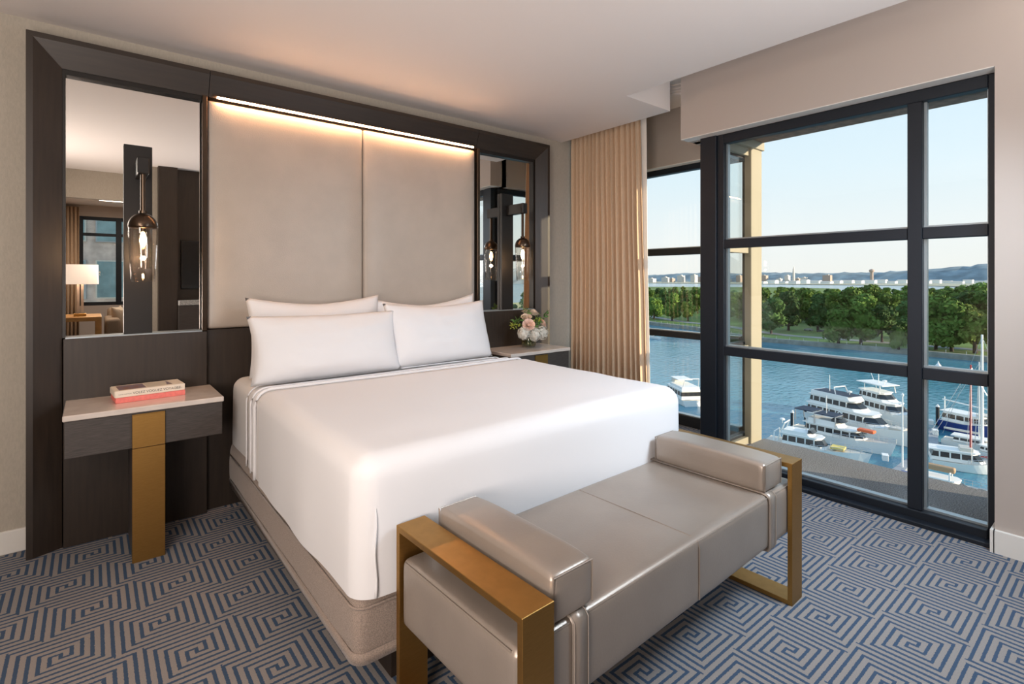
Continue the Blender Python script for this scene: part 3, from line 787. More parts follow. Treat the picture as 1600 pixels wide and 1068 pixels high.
def rose(p, r, m, lab):
    t_ = thing('rose', lab, 'flower', p, group='flowers in the vase')
    obj('stem', stem_bm(Vector(p)), M['stem'], t_)
    bm = bmesh.new()
    d = (Vector(p)-Vector((fx, fy+.03, fz+.12))).normalized()
    q = d.to_track_quat('Z', 'Y').to_matrix().to_4x4()
    for layer in range(5):
        n_ = 3+layer; rr = r*(.18+.19*layer); h_ = r*(.95-.10*layer)
        for k in range(n_):
            a0 = 2*PI*k/n_+layer*.7; span = 2*PI/n_*.72; g = []
            for i in range(5):
                for j in range(4):
                    a = a0+(i/4-.5)*span*1.3; tt = j/3
                    rad = rr*(.45+.75*tt**.8)*(1+.12*(tt > .9)); zz = -r*.35+h_*tt*1.15-(abs(i/4-.5)**2)*r*.35*tt
                    g.append(bm.verts.new((rad*math.cos(a), rad*math.sin(a), zz)))
            for i in range(4):
                for j in range(3): bm.faces.new((g[i*4+j], g[i*4+j+1], g[(i+1)*4+j+1], g[(i+1)*4+j]))
    bmesh.ops.create_icosphere(bm, subdivisions=2, radius=r*.30, matrix=Matrix.Translation((0, 0, r*.1)))
    bmesh.ops.transform(bm, matrix=Matrix.Translation(Vector(p)) @ q, verts=bm.verts)
    obj('petals', bm, m, t_, smooth=True)
def hydrangea(p, r, lab, m=None):
    t_ = thing('hydrangea', lab, 'flower', p, group='flowers in the vase')
    obj('stem', stem_bm(Vector(p)), M['stem'], t_)
    bm = bmesh.new()
    for k in range(150):
        d = Vector((rnd.gauss(0, 1), rnd.gauss(0, 1), rnd.gauss(0, 1))).normalized()
        c_ = Vector(p)+d*r*rnd.uniform(.76, 1.04); u_ = d.orthogonal().normalized(); v_ = d.cross(u_)
        a0 = rnd.uniform(0, PI); s_ = r*.23
        for j in range(4):
            a = a0+j*PI/2; e1 = u_*math.cos(a)+v_*math.sin(a); e2 = u_*math.cos(a+PI/2)+v_*math.sin(a+PI/2)
            quad(bm, c_, c_+(e1*.7-e2*.35)*s_+d*.001, c_+e1*s_+d*.003, c_+(e1*.7+e2*.35)*s_+d*.001)
    bmesh.ops.create_icosphere(bm, subdivisions=2, radius=r*.74, matrix=Matrix.Translation(p))
    obj('petals', bm, m or M['hydra'], t_)
def sprig(p, lab, m, n_=16, ln=.05, sz=.028):
    t_ = thing('foliage_sprig', lab, 'foliage', p, group='greenery in the vase')
    obj('stem', stem_bm(Vector(p)), M['stem'], t_)
    bm = bmesh.new(); P = Vector(p)
    out = (P-Vector((fx, fy, fz+.12))).normalized()
    for k in range(n_):
        d = (out*.5+Vector((rnd.gauss(0, 1), rnd.gauss(0, 1), rnd.gauss(0, .8)))).normalized()
        c_ = P+d*ln*rnd.uniform(.1, .7); s_ = sz*rnd.uniform(.7, 1.2)
        u_ = d.orthogonal().normalized(); up = d.cross(u_)*.15
        g = [bm.verts.new(c_), bm.verts.new(c_+d*s_*.45+u_*s_*.32+up*s_), bm.verts.new(c_+d*s_*1.1), bm.verts.new(c_+d*s_*.45-u_*s_*.32+up*s_), bm.verts.new(c_+d*s_*.5)]
        bm.faces.new((g[0], g[1], g[4])); bm.faces.new((g[1], g[2], g[4])); bm.faces.new((g[2], g[3], g[4])); bm.faces.new((g[3], g[0], g[4]))
    obj('leaves', bm, m, t_)
hydrangea((fx-0.110, fy-0.066, fz+0.122), .050, 'white hydrangea head at the left rim of the vase')
hydrangea((fx-0.020, fy-0.094, fz+0.110), .052, 'white hydrangea head at the front rim of the vase')
hydrangea((fx+0.076, fy-0.066, fz+0.113), .055, 'white hydrangea head low at the right of the bouquet')
hydrangea((fx+0.130, fy+0.011, fz+0.142), .050, 'white hydrangea head at the far right of the bouquet')
rose((fx-0.074, fy-0.083, fz+0.186), .040, M['rose'], 'open blush rose at the front left of the bouquet')
rose((fx-0.044, fy-0.022, fz+0.240), .036, M['rosewhite'], 'cream rose above the blush rose')
rose((fx+0.046, fy+0.000, fz+0.270), .044, M['rosewhite'], 'large cream rose at the top of the bouquet')
rose((fx+0.094, fy-0.061, fz+0.191), .034, M['rose'], 'small blush rose at the right of the bouquet')
rose((fx-0.002, fy+0.033, fz+0.279), .030, M['rosewhite'], 'small cream rose behind the top of the bouquet')
sprig((fx-0.164, fy-0.022, fz+0.176), 'lime green blossom sprig at the left of the bouquet', M['lime'], 34, .05, .020)
sprig((fx-0.110, fy+0.000, fz+0.211), 'dark leafy sprig between the left roses', M['leaf'], 24, .05, .032)
sprig((fx+0.028, fy-0.066, fz+0.201), 'leafy green sprig in the middle of the bouquet', M['leaf'], 24, .045, .03)
sprig((fx+0.016, fy-0.088, fz+0.221), 'lime blossom sprig in the middle of the bouquet', M['lime'], 22, .035, .018)
sprig((fx+0.154, fy+0.000, fz+0.230), 'dark green leaf sprig reaching right over the nightstand', M['leaf'], 26, .06, .036)
sprig((fx-0.032, fy+0.000, fz+0.284), 'upright green leaf sprig at the top left of the bouquet', M['leaf'], 14, .04, .03)
sprig((fx-0.008, fy-0.044, fz+0.142), 'leaves filling the middle above the vase rim', M['leaf'], 30, .06, .03)

# ================================================================== THINGS SEEN IN THE MIRROR
tv = thing('television', 'black flat television on the dark panel wall seen in the left mirror', 'television', (1.3, -.33, 1.46))
obj('bezel', B(.80, 1.80, -.329, -.30, 1.18, 1.745, .004, 1), M['black'], tv)
obj('screen', B(.812, 1.788, -.2995, -.298, 1.192, 1.733), M['tv'], tv)
sh = thing('shelf', 'dark cabinet with speckled granite top below the television', 'cabinet', (1.4, -.25, 0))
obj('granite_top', B(.765, 2.2, -.329, -.14, 1.0, 1.055, .003, 1), M['granite'], sh)
obj('body', B(.765, 2.2, -.329, -.16, 0, .999), M['drawer'], sh)
tb = thing('side_table', 'honey oak table carrying the shaded lamp, seen in the left mirror', 'table', (-.3, -3.0, 0))
obj('top', B(-.72, .12, -3.6, -2.7, .70, .76, .003, 1), M['oak'], tb)
for x_, y_ in ((-.72, -2.77), (.05, -2.77), (-.72, -3.6), (.05, -3.6)):
    obj('leg', B(x_, x_+.07, y_, y_+.07, 0, .699), M['oak'], tb)
obj('shelf', B(-.65, .05, -3.5, -2.8, .25, .28), M['oak'], tb)
tl = thing('table_lamp', 'glowing drum-shaded table lamp on a gold base, seen in the left mirror', 'lamp', (-.12, -3.0, .76))
obj('base', B(-.19, -.05, -3.07, -2.93, .76, .80, .004, 1), M['brass'], tl)
bm = bmesh.new(); box(bm, -.155, -.125, -3.02, -2.98, .80, 1.22); box(bm, -.11, -.08, -3.02, -2.98, .80, 1.22)
obj('column', bm, M['marble'], tl)
bm = bmesh.new()
lathe(bm, [(.21, 1.22), (.205, 1.50), (.201, 1.50), (.206, 1.22)], (-.12, -3.0, 0), 36, False)
obj('shade', bm, M['shade'], tl, smooth=True)
d = bpy.data.lights.new('table_lamp_light', 'POINT'); d.energy = 7; d.color = (1, .78, .55); d.shadow_soft_size = .05
o = bpy.data.objects.new('table_lamp_light', d); C.objects.link(o); o.location = (-.12, -3.0, 1.36)
sf_ = thing('sofa', 'brown fabric sofa with cushions beside the oak table, seen in the left mirror', 'sofa', (.75, -3.2, 0))
obj('seat', roundbox(.16, 1.5, -3.75, -2.75, .08, .48, .05, .12, True), M['sofa'], sf_, smooth=True)
obj('armrest', roundbox(.16, .34, -3.7, -2.72, .1, .72, .05, .1, True), M['sofa'], sf_, smooth=True)
obj('backrest', roundbox(.2, 1.5, -3.9, -3.66, .1, .84, .06, .1, True), M['sofa'], sf_, smooth=True)
for x_, rz_, lb in ((.30, .3, 'brown square cushion leaning in the sofa corner'), (.47, .15, 'pale square cushion behind the brown one on the sofa')):
    bm = pillow(.42, .42, .16, x_*10)
    bmesh.ops.transform(bm, matrix=Matrix.Rotation(rz_+PI/2, 4, 'Z') @ Matrix.Rotation(R(-18), 4, 'X') @ Matrix.Translation((0, 0, .21)), verts=bm.verts)
    o = obj('cushion', bm, M['sofa'] if x_ < .4 else M['lining'], local=True, smooth=True); o.location = (x_+.12, -3.25-(x_-.3), .48)
    tag(o, lb, 'cushion')
cv = bmesh.new(); prev = None
for i in range(49):
    y = -4.62+.03*math.sin(i*1.6); x = -.75+i*.0125
    c0 = (cv.verts.new((x, y, .02)), cv.verts.new((x, y, 2.5)))
    if prev: cv.faces.new((prev[0], c0[0], c0[1], prev[1]))
    prev = c0
o = obj('curtain', cv, M['curtain'], base=(-.45, -4.62, 0), smooth=True); md = o.modifiers.new('thick', 'SOLIDIFY'); md.thickness = .004
tag(o, 'pale sand curtain beside the sitting room window, seen in the left mirror', 'curtain')
nb = thing('office_building', 'glass and brick office block across the street, seen in the left mirror', 'building', (0, -30, -28.7))
obj('wall', B(-22, 9, -34, -29.5, -28.7, 9.5), mat('brick_facade', (.62, .50, .43), .9, var=.2, vscale=2), nb)
wm = mat('office_glass', (.22, .33, .34), .25, var=.3, vscale=.8)
for i in range(9):
    for j in range(5):
        x_ = -9+i*2.3; z_ = -6+j*3.1
        f_ = obj('window', B(x_, x_+1.9, -29.5, -29.38, z_, z_+2.1), M['offwhite'] if (i+j) % 3 == 0 else M['alu'], nb)
        obj('pane', B(x_+.07, x_+.92, -29.38, -29.35, z_+.07, z_+2.03), wm, f_); obj('pane', B(x_+.98, x_+1.83, -29.38, -29.35, z_+.07, z_+2.03), wm, f_)

# ================================================================== RIVER LANDSCAPE
ZW = H-30.0; ZL = ZW+1.6
bm = bmesh.new(); quad(bm, (4.25, -6000, ZW), (9000, -6000, ZW), (9000, 9000, ZW), (4.25, 9000, ZW)); struct('river', bm, M['water'])
shore = [(150, -420), (205, -160), (238, -30), (251, 37), (252, 61), (250, 87), (248, 116), (256, 140), (272, 164), (282, 205), (330, 290), (420, 420)]
far = [(900, 1000), (1500, 1150), (1750, 800), (1650, 560), (1250, 420), (1150, 330), (1500, 240), (1750, 120), (1500, -260), (900, -600)]
def poly(pts, z): 
    b_ = bmesh.new(); b_.faces.new([b_.verts.new((x, y, z)) for x, y in pts]); bmesh.ops.triangulate(b_, faces=b_.faces); return b_
struct('park_lawn', poly(shore+far, ZL), M['grass'])
def ribbon(pts, d0, d1, z0, z1):
    b_ = bmesh.new(); n_ = len(pts); prev = None
    for i, (x, y) in enumerate(pts):
        a = Vector(pts[max(i-1, 0)]); c_ = Vector(pts[min(i+1, n_-1)]); d_ = (c_-a).normalized(); nn = Vector((d_.y, -d_.x))
        p0 = Vector((x, y))+nn*d0; p1 = Vector((x, y))+nn*d1
        cur = [b_.verts.new((p0.x, p0.y, z0)), b_.verts.new((p1.x, p1.y, z0)), b_.verts.new((p1.x, p1.y, z1)), b_.verts.new((p0.x, p0.y, z1))]
        if prev:
            for k in range(4): b_.faces.new((prev[k], prev[(k+1) % 4], cur[(k+1) % 4], cur[k]))
        prev = cur
    return b_
struct('seawall', ribbon(shore, -1.2, 1.2, ZW-.5, ZL+.35), M['seawall'])
struct('promenade', ribbon(shore, 1.2, 4.5, ZL, ZL+.06), M['path'])
struct('park_road', ribbon(shore, 19, 26, ZL, ZL+.08), M['path'])
# promenade railing posts are too small to pick apart: one object of real posts
bm = bmesh.new()
for a, c_ in zip(shore[2:9], shore[3:10]):
    a = Vector(a); c_ = Vector(c_); n_ = int((c_-a).length/5)
    for k in range(n_):
        p_ = a+(c_-a)*k/n_; box(bm, p_.x-.07, p_.x+.07, p_.y-.07, p_.y+.07, ZL+.35, ZL+1.5)
tag(obj('railing_posts', bm, M['steel']), 'row of slim posts along the far seawall of the park', 'railing', kind='stuff')

def crown_mesh(seed, nb, R_, Hh, leaf, squash=.85, nq=2300, willow=False):
    rn = random.Random(seed); bm = bmesh.new(); blobs = []
    for k in range(nb):
        a = rn.uniform(0, 2*PI); rr = R_*.62*math.sqrt(rn.random()); zz = Hh*(.20+.72*rn.random())
        rr *= 1.0 if zz < Hh*.7 else .55
        br = R_*rn.uniform(.26, .42)
        blobs.append((Vector((rr*math.cos(a), rr*math.sin(a), min(zz, Hh-br*.8))), br))
    blobs.append((Vector((0, 0, Hh*.5)), R_*.6))
    for c_, r_ in blobs:
        bmesh.ops.create_icosphere(bm, subdivisions=1, radius=r_*.86, matrix=Matrix.Translation(c_) @ Matrix.Diagonal((1, 1, squash, 1)))
    for k in range(nq):
        c_, r_ = blobs[rn.randrange(len(blobs))]
        d_ = Vector((rn.gauss(0, 1), rn.gauss(0, 1), rn.gauss(.25, 1))).normalized()
        p_ = c_+Vector((d_.x*r_, d_.y*r_, d_.z*r_*squash))*rn.uniform(.88, 1.14)
        nrm = (d_+Vector((rn.gauss(0, .45), rn.gauss(0, .45), rn.gauss(0, .45)))).normalized()
        u_ = nrm.orthogonal().normalized(); v_ = nrm.cross(u_); s_ = leaf*rn.uniform(.6, 1.3)
        if willow: u_ = Vector((0, 0, -1)); v_ = d_.cross(u_).normalized()*.4; s_ *= 1.6
        a = rn.uniform(0, PI); e1 = u_*math.cos(a)+v_*math.sin(a); e2 = v_*math.cos(a)-u_*math.sin(a)
        quad(bm, p_-e1*s_, p_-e2*s_*.6, p_+e1*s_, p_+e2*s_*.6)
    me = bpy.data.meshes.new('crown'); bm.to_mesh(me); bm.free(); return me
protos = []
for i, (nb, r_, hh, lf, m_) in enumerate(((13, 6.2, 15, .62, 'fol1'), (10, 5.0, 13, .55, 'fol2'), (16, 7.5, 17, .7, 'fol1'), (11, 5.2, 11, .55, 'fol3'), (14, 6.8, 14, .65, 'fol2'), (12, 6, 12, .6, 'fol1'))):
    me = crown_mesh(20+i, nb, r_, hh, lf); me.materials.append(M[m_]); protos.append((me, r_, hh))
wil = crown_mesh(77, 9, 4.2, 8.5, .5, .9, 1500, True); wil.materials.append(M['fol1'])
bm = bmesh.new(); tube(bm, [(0, 0, 0), (.1, 0, 3), (0, .2, 6.5)], [.5, .34, .25], 8)
trunk_me = bpy.data.meshes.new('trunk'); bm.to_mesh(trunk_me); bm.free(); trunk_me.materials.append(M['bark'])
KN = ['broad mid green tree', 'narrow dark green tree', 'very large spreading green tree', 'low yellow-green tree', 'dark rounded tree', 'rounded bright green tree']
def tree(x, y, k, s, rz, label=None, group=None, me=None):
    t_ = thing('park_tree', label, 'tree', (x, y, ZL), rz, group); t_.scale = (s, s, s)
    for nm, q in (('crown', me or protos[k][0]), ('trunk', trunk_me)):
        o = bpy.data.objects.new(nm, q); C.objects.link(o); o.parent = t_
        if nm == 'crown': o.location = (0, 0, .2)
rnd = random.Random(3)
front = [(1205, 524, 4, .95, 'small dark tree at the left end of the lawn beside the road'), (1232, 519, 1, 1.15, 'dark tree left of the sunlit lawn gap'), (1278, 520, 1, 1.1, 'dark narrow tree between two sunlit lawn gaps'),
         (1310, 541, 5, .98, 'rounded bright tree nearest the water in the wide pane'), (1345, 541, 0, 1.05, 'tall full tree right of the rounded one near the water'), (1378, 538, 4, .85, 'dark tree left of the second lawn gap'),
         (1418, 536, 1, 1.0, 'dark tree just behind the willow'), (1462, 550, 2, .92, 'large dark tree at the left of the narrow pane'), (1487, 553, 0, 1.0, 'full tree in the middle of the narrow pane'),
         (1524, 556, 3, 1.25, 'yellow-green tree behind the tall white mast'), (1550, 552, 2, 1.0, 'large tree cut off by the right jamb'),
         (1075, 504, 3, .9, 'low bushy tree by the water left of the post'), (1050, 503, 0, .9, 'mid green tree behind the curtain reflection'), (1022, 500, 5, .95, 'rounded tree at the edge of the curtain')]
for u_, v_, k, s_, lb in front:
    P = onZ(u_, v_, ZL); P = Vector((P.x*1.035, P.y*1.035, 0)); tree(P.x, P.y, k, s_*1.36, rnd.uniform(0, 6), lb)
P = onZ(1404, 546, ZL); tree(P.x, P.y, 0, 1, 0, 'weeping willow by the seawall at the right of the wide pane', None, wil)
cnt = 0; placed = [(o_.location.x, o_.location.y) for o_ in C.objects if o_.name.startswith('park_tree')]
gaps = [(1258, 497, 8), (1398, 520, 9), (1262, 476, 24), (1205, 537, 9), (1292, 462, 18)]
gp = [(onZ(a, b_, ZL), r_) for a, b_, r_ in gaps]
ZN = ((370, 'in the nearest rows across the channel'), (560, 'in the middle of the wooded park'), (5000, 'at the far edge of the park by the wide river'))
for tr in range(16000):
    if cnt >= 285: break
    u_ = rnd.uniform(985, 1575); v_ = 453+(rnd.random()**1.15)*80
    lim = 488+(u_-1000)*(556-488)/550
    if v_ > lim-5: continue
    P = onZ(u_, v_, ZL)
    if math.hypot(P.x, P.y) > 1150: continue
    if any((P-g).length < r_ for g, r_ in gp): continue
    dist = math.hypot(P.x, P.y)
    if any((P.x-q[0])**2+(P.y-q[1])**2 < (11+dist*.008)**2 for q in placed): continue
    placed.append((P.x, P.y)); k = rnd.randrange(6)
    zn = [z_[1] for z_ in ZN if dist < z_[0]][0]
    tree(P.x, P.y, k, rnd.uniform(.85, 1.55)*(1 if dist < 480 else (.85 if dist < 700 else .66)), rnd.uniform(0, 6), KN[k]+' '+zn, KN[k]+'s '+zn)
    cnt += 1
for k in range(36):     # the bank further down river, seen in the right mirror
    y_ = rnd.uniform(-400, -90); x_ = 238+(y_+30)*.42+rnd.uniform(10, 90)
    tree(x_, y_, rnd.randrange(6), rnd.uniform(.8, 1.3), rnd.uniform(0, 6), 'leafy tree on the down-river bank seen in the right mirror', 'down-river trees')
# parked cars by the park road
car_cols = [mat('car_'+n_, c_, .3) for n_, c_ in (('white', (.7, .7, .7)), ('silver', (.4, .42, .44)), ('dark', (.05, .06, .08)), ('red', (.35, .04, .03)))]
def car_bm():
    b_ = bmesh.new()
    pf = [(-2.2, .35), (-2.2, .85), (-1.5, .95), (-1.0, 1.4), (.5, 1.42), (1.1, .98), (2.1, .85), (2.2, .4)]
    a = [b_.verts.new((x, -.85, z)) for x, z in pf]; c_ = [b_.verts.new((x, .85, z)) for x, z in pf]
    b_.faces.new(a); b_.faces.new(c_[::-1])
    for i in range(8): b_.faces.new((a[i], a[(i+1) % 8], c_[(i+1) % 8], c_[i]))
    return b_
def wheels_bm():
    b_ = bmesh.new()
    for x in (-1.4, 1.35):
        for y in (-.8, .8): tube(b_, [(x, y-.1, .34), (x, y+.1, .34)], .34, 12)
    return b_
spots = [(1251, 473), (1262, 472.5), (1272, 474), (1282, 473), (1246, 478.5), (1257, 478), (1268, 479), (1280, 478), (1283, 519), (1294, 520.5), (1263, 516.5), (1312, 460), (1322, 459), (1334, 458.5), (1345, 459)]
for i, (u_, v_) in enumerate(spots):
    P = onZ(u_, v_, ZL+.08)
    c_ = thing('car', ('parked car on the far side road left of the rounded tree' if 8 <= i <= 10 else 'parked car in the lot among the park trees'), 'car', (P.x, P.y, ZL+.08), R(80), 'cars on the park road' if 8 <= i <= 10 else 'cars in the park lot')
    obj('body', car_bm(), car_cols[(i*7) % 3 if i != 1 else 3], c_, local=True); obj('wheels', wheels_bm(), M['pile'], c_, local=True)
struct('parking_lot', poly([tuple(onZ(a, b_, 0+ZL)[:2]) for a, b_ in ((1236, 482), (1292, 482), (1290, 470), (1240, 470))], ZL+.04), M['asphalt'])
# far bank, airfield, hills and skyline
struct('airfield_bank', poly([(3000, 3200), (2700, 1500), (2650, 700), (2350, 300), (2300, -600), (7800, -2500), (7800, 4200)], ZL), M['farland'])
def hills(x0, pts, thick, m):
    b_ = bmesh.new(); prev = None
    for y, h_, xx in pts:
        cur = [b_.verts.new((xx, y, ZL-5)), b_.verts.new((xx+thick*.35, y, ZL+h_*.7)), b_.verts.new((xx+thick*.7, y, ZL+h_)), b_.verts.new((xx+thick*1.6, y, ZL-5))]
        if prev:
            for k in range(3): b_.faces.new((prev[k], prev[k+1], cur[k+1], cur[k]))
        prev = cur
    return b_
rn = random.Random(8)
pts = []
for i in range(160):
    y = -1200+i*38
    h_ = 76+20*noise.noise(Vector((y*.0016, 3, 0)))+10*noise.noise(Vector((y*.012, 1, 0)))+max(0, (1300-y)*.09)
    h_ = min(h_, 128)+8*noise.noise(Vector((y*.02, 7, 0)))
    pts.append((y, h_, 4300))
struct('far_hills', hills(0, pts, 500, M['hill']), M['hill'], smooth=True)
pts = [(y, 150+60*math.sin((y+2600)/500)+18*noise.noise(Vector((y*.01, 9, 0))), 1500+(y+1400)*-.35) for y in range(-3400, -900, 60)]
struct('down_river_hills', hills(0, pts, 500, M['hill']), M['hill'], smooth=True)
for i in range(34):
    u_ = 1006+i*16+rn.uniform(-6, 6)
    dpt = rn.uniform(3800, 4250); a = (u_-800)/FPX
    x_, y_ = dpt*(sY+a*cY)/(sY*(sY+a*cY)+cY*(cY-a*sY)), 0
    d_ = ray(u_, 435); t_ = dpt; x_, y_ = d_[0]*t_, d_[1]*t_
    pn = 'seen left of the dark post' if u_ < 1110 else ('seen in the wide pane' if u_ < 1425 else 'seen in the narrow pane')
    dpt_ = 0; wd = rn.uniform(25, 66); hh = rn.uniform(22, 55)+(30 if u_ > 1440 else 0)
    far_b = thing('far_building', ('pale building on the far hazy skyline ' if i % 3 else 'brick building on the far hazy skyline ')+pn, 'building', (x_, y_, ZL), 0, ('pale' if i % 3 else 'brick')+' skyline buildings '+pn)
    b_ = bmesh.new(); box(b_, -20, 20, -wd/2, wd/2, 0, hh); obj('wall', b_, M['farbldg'] if i % 3 else M['farbldg2'], far_b, local=True)
    b_ = bmesh.new(); box(b_, -8, 8, -wd/5, wd/5, hh, hh+6); obj('roof_house', b_, M['farbldg'], far_b, local=True)
for i in range(22):
    u_ = 1190+i*17; dpt = 2960+(i%3)*150; d_ = ray(u_, 435)
    wd = rn.uniform(34, 58); hh = rn.uniform(8, 19)
    hg = thing('hangar', 'long low pale hangar on the airfield across the river', 'building', (d_[0]*dpt, d_[1]*dpt, ZL), 0, 'low airfield buildings')
    b_ = bmesh.new(); box(b_, -25, 25, -wd/2, wd/2, 0, hh); obj('wall', b_, M['white'], hg, local=True)
    b_ = bmesh.new(); hexa(b_, [(-27, -wd/2-2, hh), (27, -wd/2-2, hh), (27, wd/2+2, hh), (-27, wd/2+2, hh)], [(-10, -wd/2, hh+4), (10, -wd/2, hh+4), (10, wd/2, hh+4), (-10, wd/2, hh+4)]); obj('roof', b_, M['farbldg'], hg, local=True)
d_ = ray(1362, 435); t_ = 3480
ct = thing('control_tower', 'slender airport control tower on the skyline in the wide pane', 'tower', (d_[0]*t_, d_[1]*t_, ZL))
obj('shaft', lathe(bmesh.new(), [(13, 0), (10, 20), (9, 72)], (0, 0, 0), 16), M['farbldg2'], ct, local=True)
obj('cab', lathe(bmesh.new(), [(13, 72), (16, 80), (14, 88), (4, 92)], (0, 0, 0), 16), M['farbldg2'], ct, local=True)
d_ = ray(1240, 435); t_ = 3600
ct = thing('monument_tower', 'slim pale tower above the far buildings at the left of the wide pane', 'tower', (d_[0]*t_, d_[1]*t_, ZL))
obj('shaft', lathe(bmesh.new(), [(9, 0), (8, 60), (5, 95), (1, 112)], (0, 0, 0), 12), M['farbldg'], ct, local=True)

# ================================================================== MARINA
def hull_bm(L, Bm, h, bowrise=.5):
    bm = bmesh.new(); n = 14; st = []
    for i in range(n+1):
        t_ = i/n; x = -L/2+L*t_
        b_ = Bm/2*(1-max(0, (t_-.45)/.55)**2.3)*(.90+.10*min(1, t_*4)); b_ = max(b_, .03)
        z1 = h*(1+bowrise*max(0, (t_-.35)/.65)**1.6); xo = x+(.06*L*max(0, (t_-.7)/.3)**2)
        st.append([bm.verts.new((x, 0, -.5)), bm.verts.new((x, b_*.82, .05)), bm.verts.new((xo, b_, z1)), bm.verts.new((xo, -b_, z1)), bm.verts.new((x, -b_*.82, .05))])
    for a, c_ in zip(st, st[1:]):
        for k in (0, 1, 3, 4): bm.faces.new((a[k], c_[k], c_[(k+1) % 5], a[(k+1) % 5]))
    bm.faces.new(st[0]); bm.faces.new(st[-1][::-1])
    deck = bmesh.new(); pv = None
    for s_ in st:
        q = [deck.verts.new(s_[2].co+Vector((0, -.08, -.06))), deck.verts.new(s_[3].co+Vector((0, .08, -.06)))]
        if pv: deck.faces.new((pv[0], pv[1], q[1], q[0]))
        pv = q
    rail = [s_[2].co.copy() for s_ in st], [s_[3].co.copy() for s_ in st]
    return bm, deck, rail
def house(x0, x1, w_, z0, z1, rf, rb, ins, off=0, za=None, zb=None):
    """tapered cabin block; (za, zb) selects a band of it pushed out by off (windows)"""
    za = z0 if za is None else za; zb = z1 if zb is None else zb
    def ring(z):
        f = (z-z0)/(z1-z0); a = x0+rb*f-off; b_ = x1-rf*f+off; h_ = w_/2-ins*f+off; fr = h_*.72
        return [(a, -h_, z), (b_-(x1-x0)*.10, -h_, z), (b_, -fr*.6, z), (b_, fr*.6, z), (b_-(x1-x0)*.10, h_, z), (a, h_, z)]
    bm = bmesh.new(); lo = [bm.verts.new(p) for p in ring(za)]; hi = [bm.verts.new(p) for p in ring(zb)]
    bm.faces.new(lo[::-1]); bm.faces.new(hi)
    for i in range(6): bm.faces.new((lo[i], lo[(i+1) % 6], hi[(i+1) % 6], hi[i]))
    return bm
def rails(rail, z, x0, x1):
    bm = bmesh.new()
    for side in rail:
        pts_ = [p+Vector((0, 0, z)) for p in side if x0 <= p.x <= x1]
        if len(pts_) < 2: continue
        tube(bm, pts_, .035, 5); tube(bm, [p-Vector((0, 0, z*.5)) for p in pts_], .025, 5)
        for p in pts_: tube(bm, [p-Vector((0, 0, z)), p], .03, 5)
    return bm
def boat(name, cat, label, bow, stern, L, Bm, h, houses, extras, hullm='white', group=None, deckm='offwhite', bowrise=.5, rail=(.75, 0, 99)):
    Pb, Ps = onZ(*bow, ZW), onZ(*stern, ZW)
    d_ = (Pb-Ps); ang = math.atan2(d_.y, d_.x); c_ = (Pb+Ps)/2
    t_ = thing(name, label, cat, (c_.x, c_.y, ZW), ang, group)
    L = L or d_.length
    hb_, dk, rl = hull_bm(L, Bm, h, bowrise)
    obj('hull', hb_, M[hullm], t_, local=True, smooth=False); obj('deck', dk, M[deckm], t_, local=True)
    obj('rail', rails(rl, rail[0], rail[1], rail[2]), M['steel'], t_, local=True)
    for q in houses:
        x0, x1, w_, z0, z1, rf, rb, ins, win = q[:9]
        hs = obj('cabin', house(x0, x1, w_, z0, z1, rf, rb, ins), M['white'], t_, local=True)
        if win: obj('window', house(x0, x1, w_, z0, z1, rf, rb, ins, .03, z0+(z1-z0)*win[0], z0+(z1-z0)*win[1]), M['tint'], hs, local=True)
        if win:   # pillars that break the window band up
            bm_ = bmesh.new(); n_ = max(3, int((x1-x0)/1.6))
            for k in range(n_):
                xx = x0+rb+(x1-x0-rf-rb)*(k+.5)/n_
                box(bm_, xx-.09, xx+.09, -w_/2+ins*.3-.02, w_/2-ins*.3+.02, z0+(z1-z0)*win[0], z0+(z1-z0)*win[1])
            obj('pillar', bm_, M['white'], hs, local=True)
        # overhanging roof
        obj('roof', house(x0-.35, x1-rf*.85+.25, w_-ins*1.6+.25, z1, z1+.14, .05, .05, .03), M['white'], t_, local=True)
    for nm, bm_, mm_ in extras: obj(nm, bm_, M[mm_], t_, local=True)
    return t_
def mast(x, z0, z1, r=.09, y=0): return tube(bmesh.new(), [(x, y, z0), (x, y, z1)], [r, r*.6], 8)
def arch(x, w_, z0, z1, lean=.6):
    b_ = bmesh.new(); tube(b_, [(x, -w_/2, z0), (x-lean, -w_/2+.2, z1), (x-lean, w_/2-.2, z1), (x, w_/2, z0)], .11, 6); return b_
def radar(x, z):
    b_ = bmesh.new(); lathe(b_, [(.05, 0), (.08, .5), (.42, .55), (.42, .75), (.2, .85)], (x, 0, z), 14); return b_
def stays(x, zt, ends, r=.03):
    b_ = bmesh.new()
    for e_ in ends: tube(b_, [(x, 0, zt), e_], r, 4)
    return b_
def pad(x0, x1, w_, z0, z1): return B(x0, x1, -w_/2, w_/2, z0, z1, .05, 1)
ring = bmesh.new(); tube(ring, [(-2.2+.42*math.cos(a*PI/8), 2.52, 3.35+.42*math.sin(a*PI/8)) for a in range(16)], .12, 8, True)
ring2 = bmesh.new(); tube(ring2, [(-2.2+.42*math.cos(a*PI/8), -2.52, 3.35+.42*math.sin(a*PI/8)) for a in range(16)], .12, 8, True)
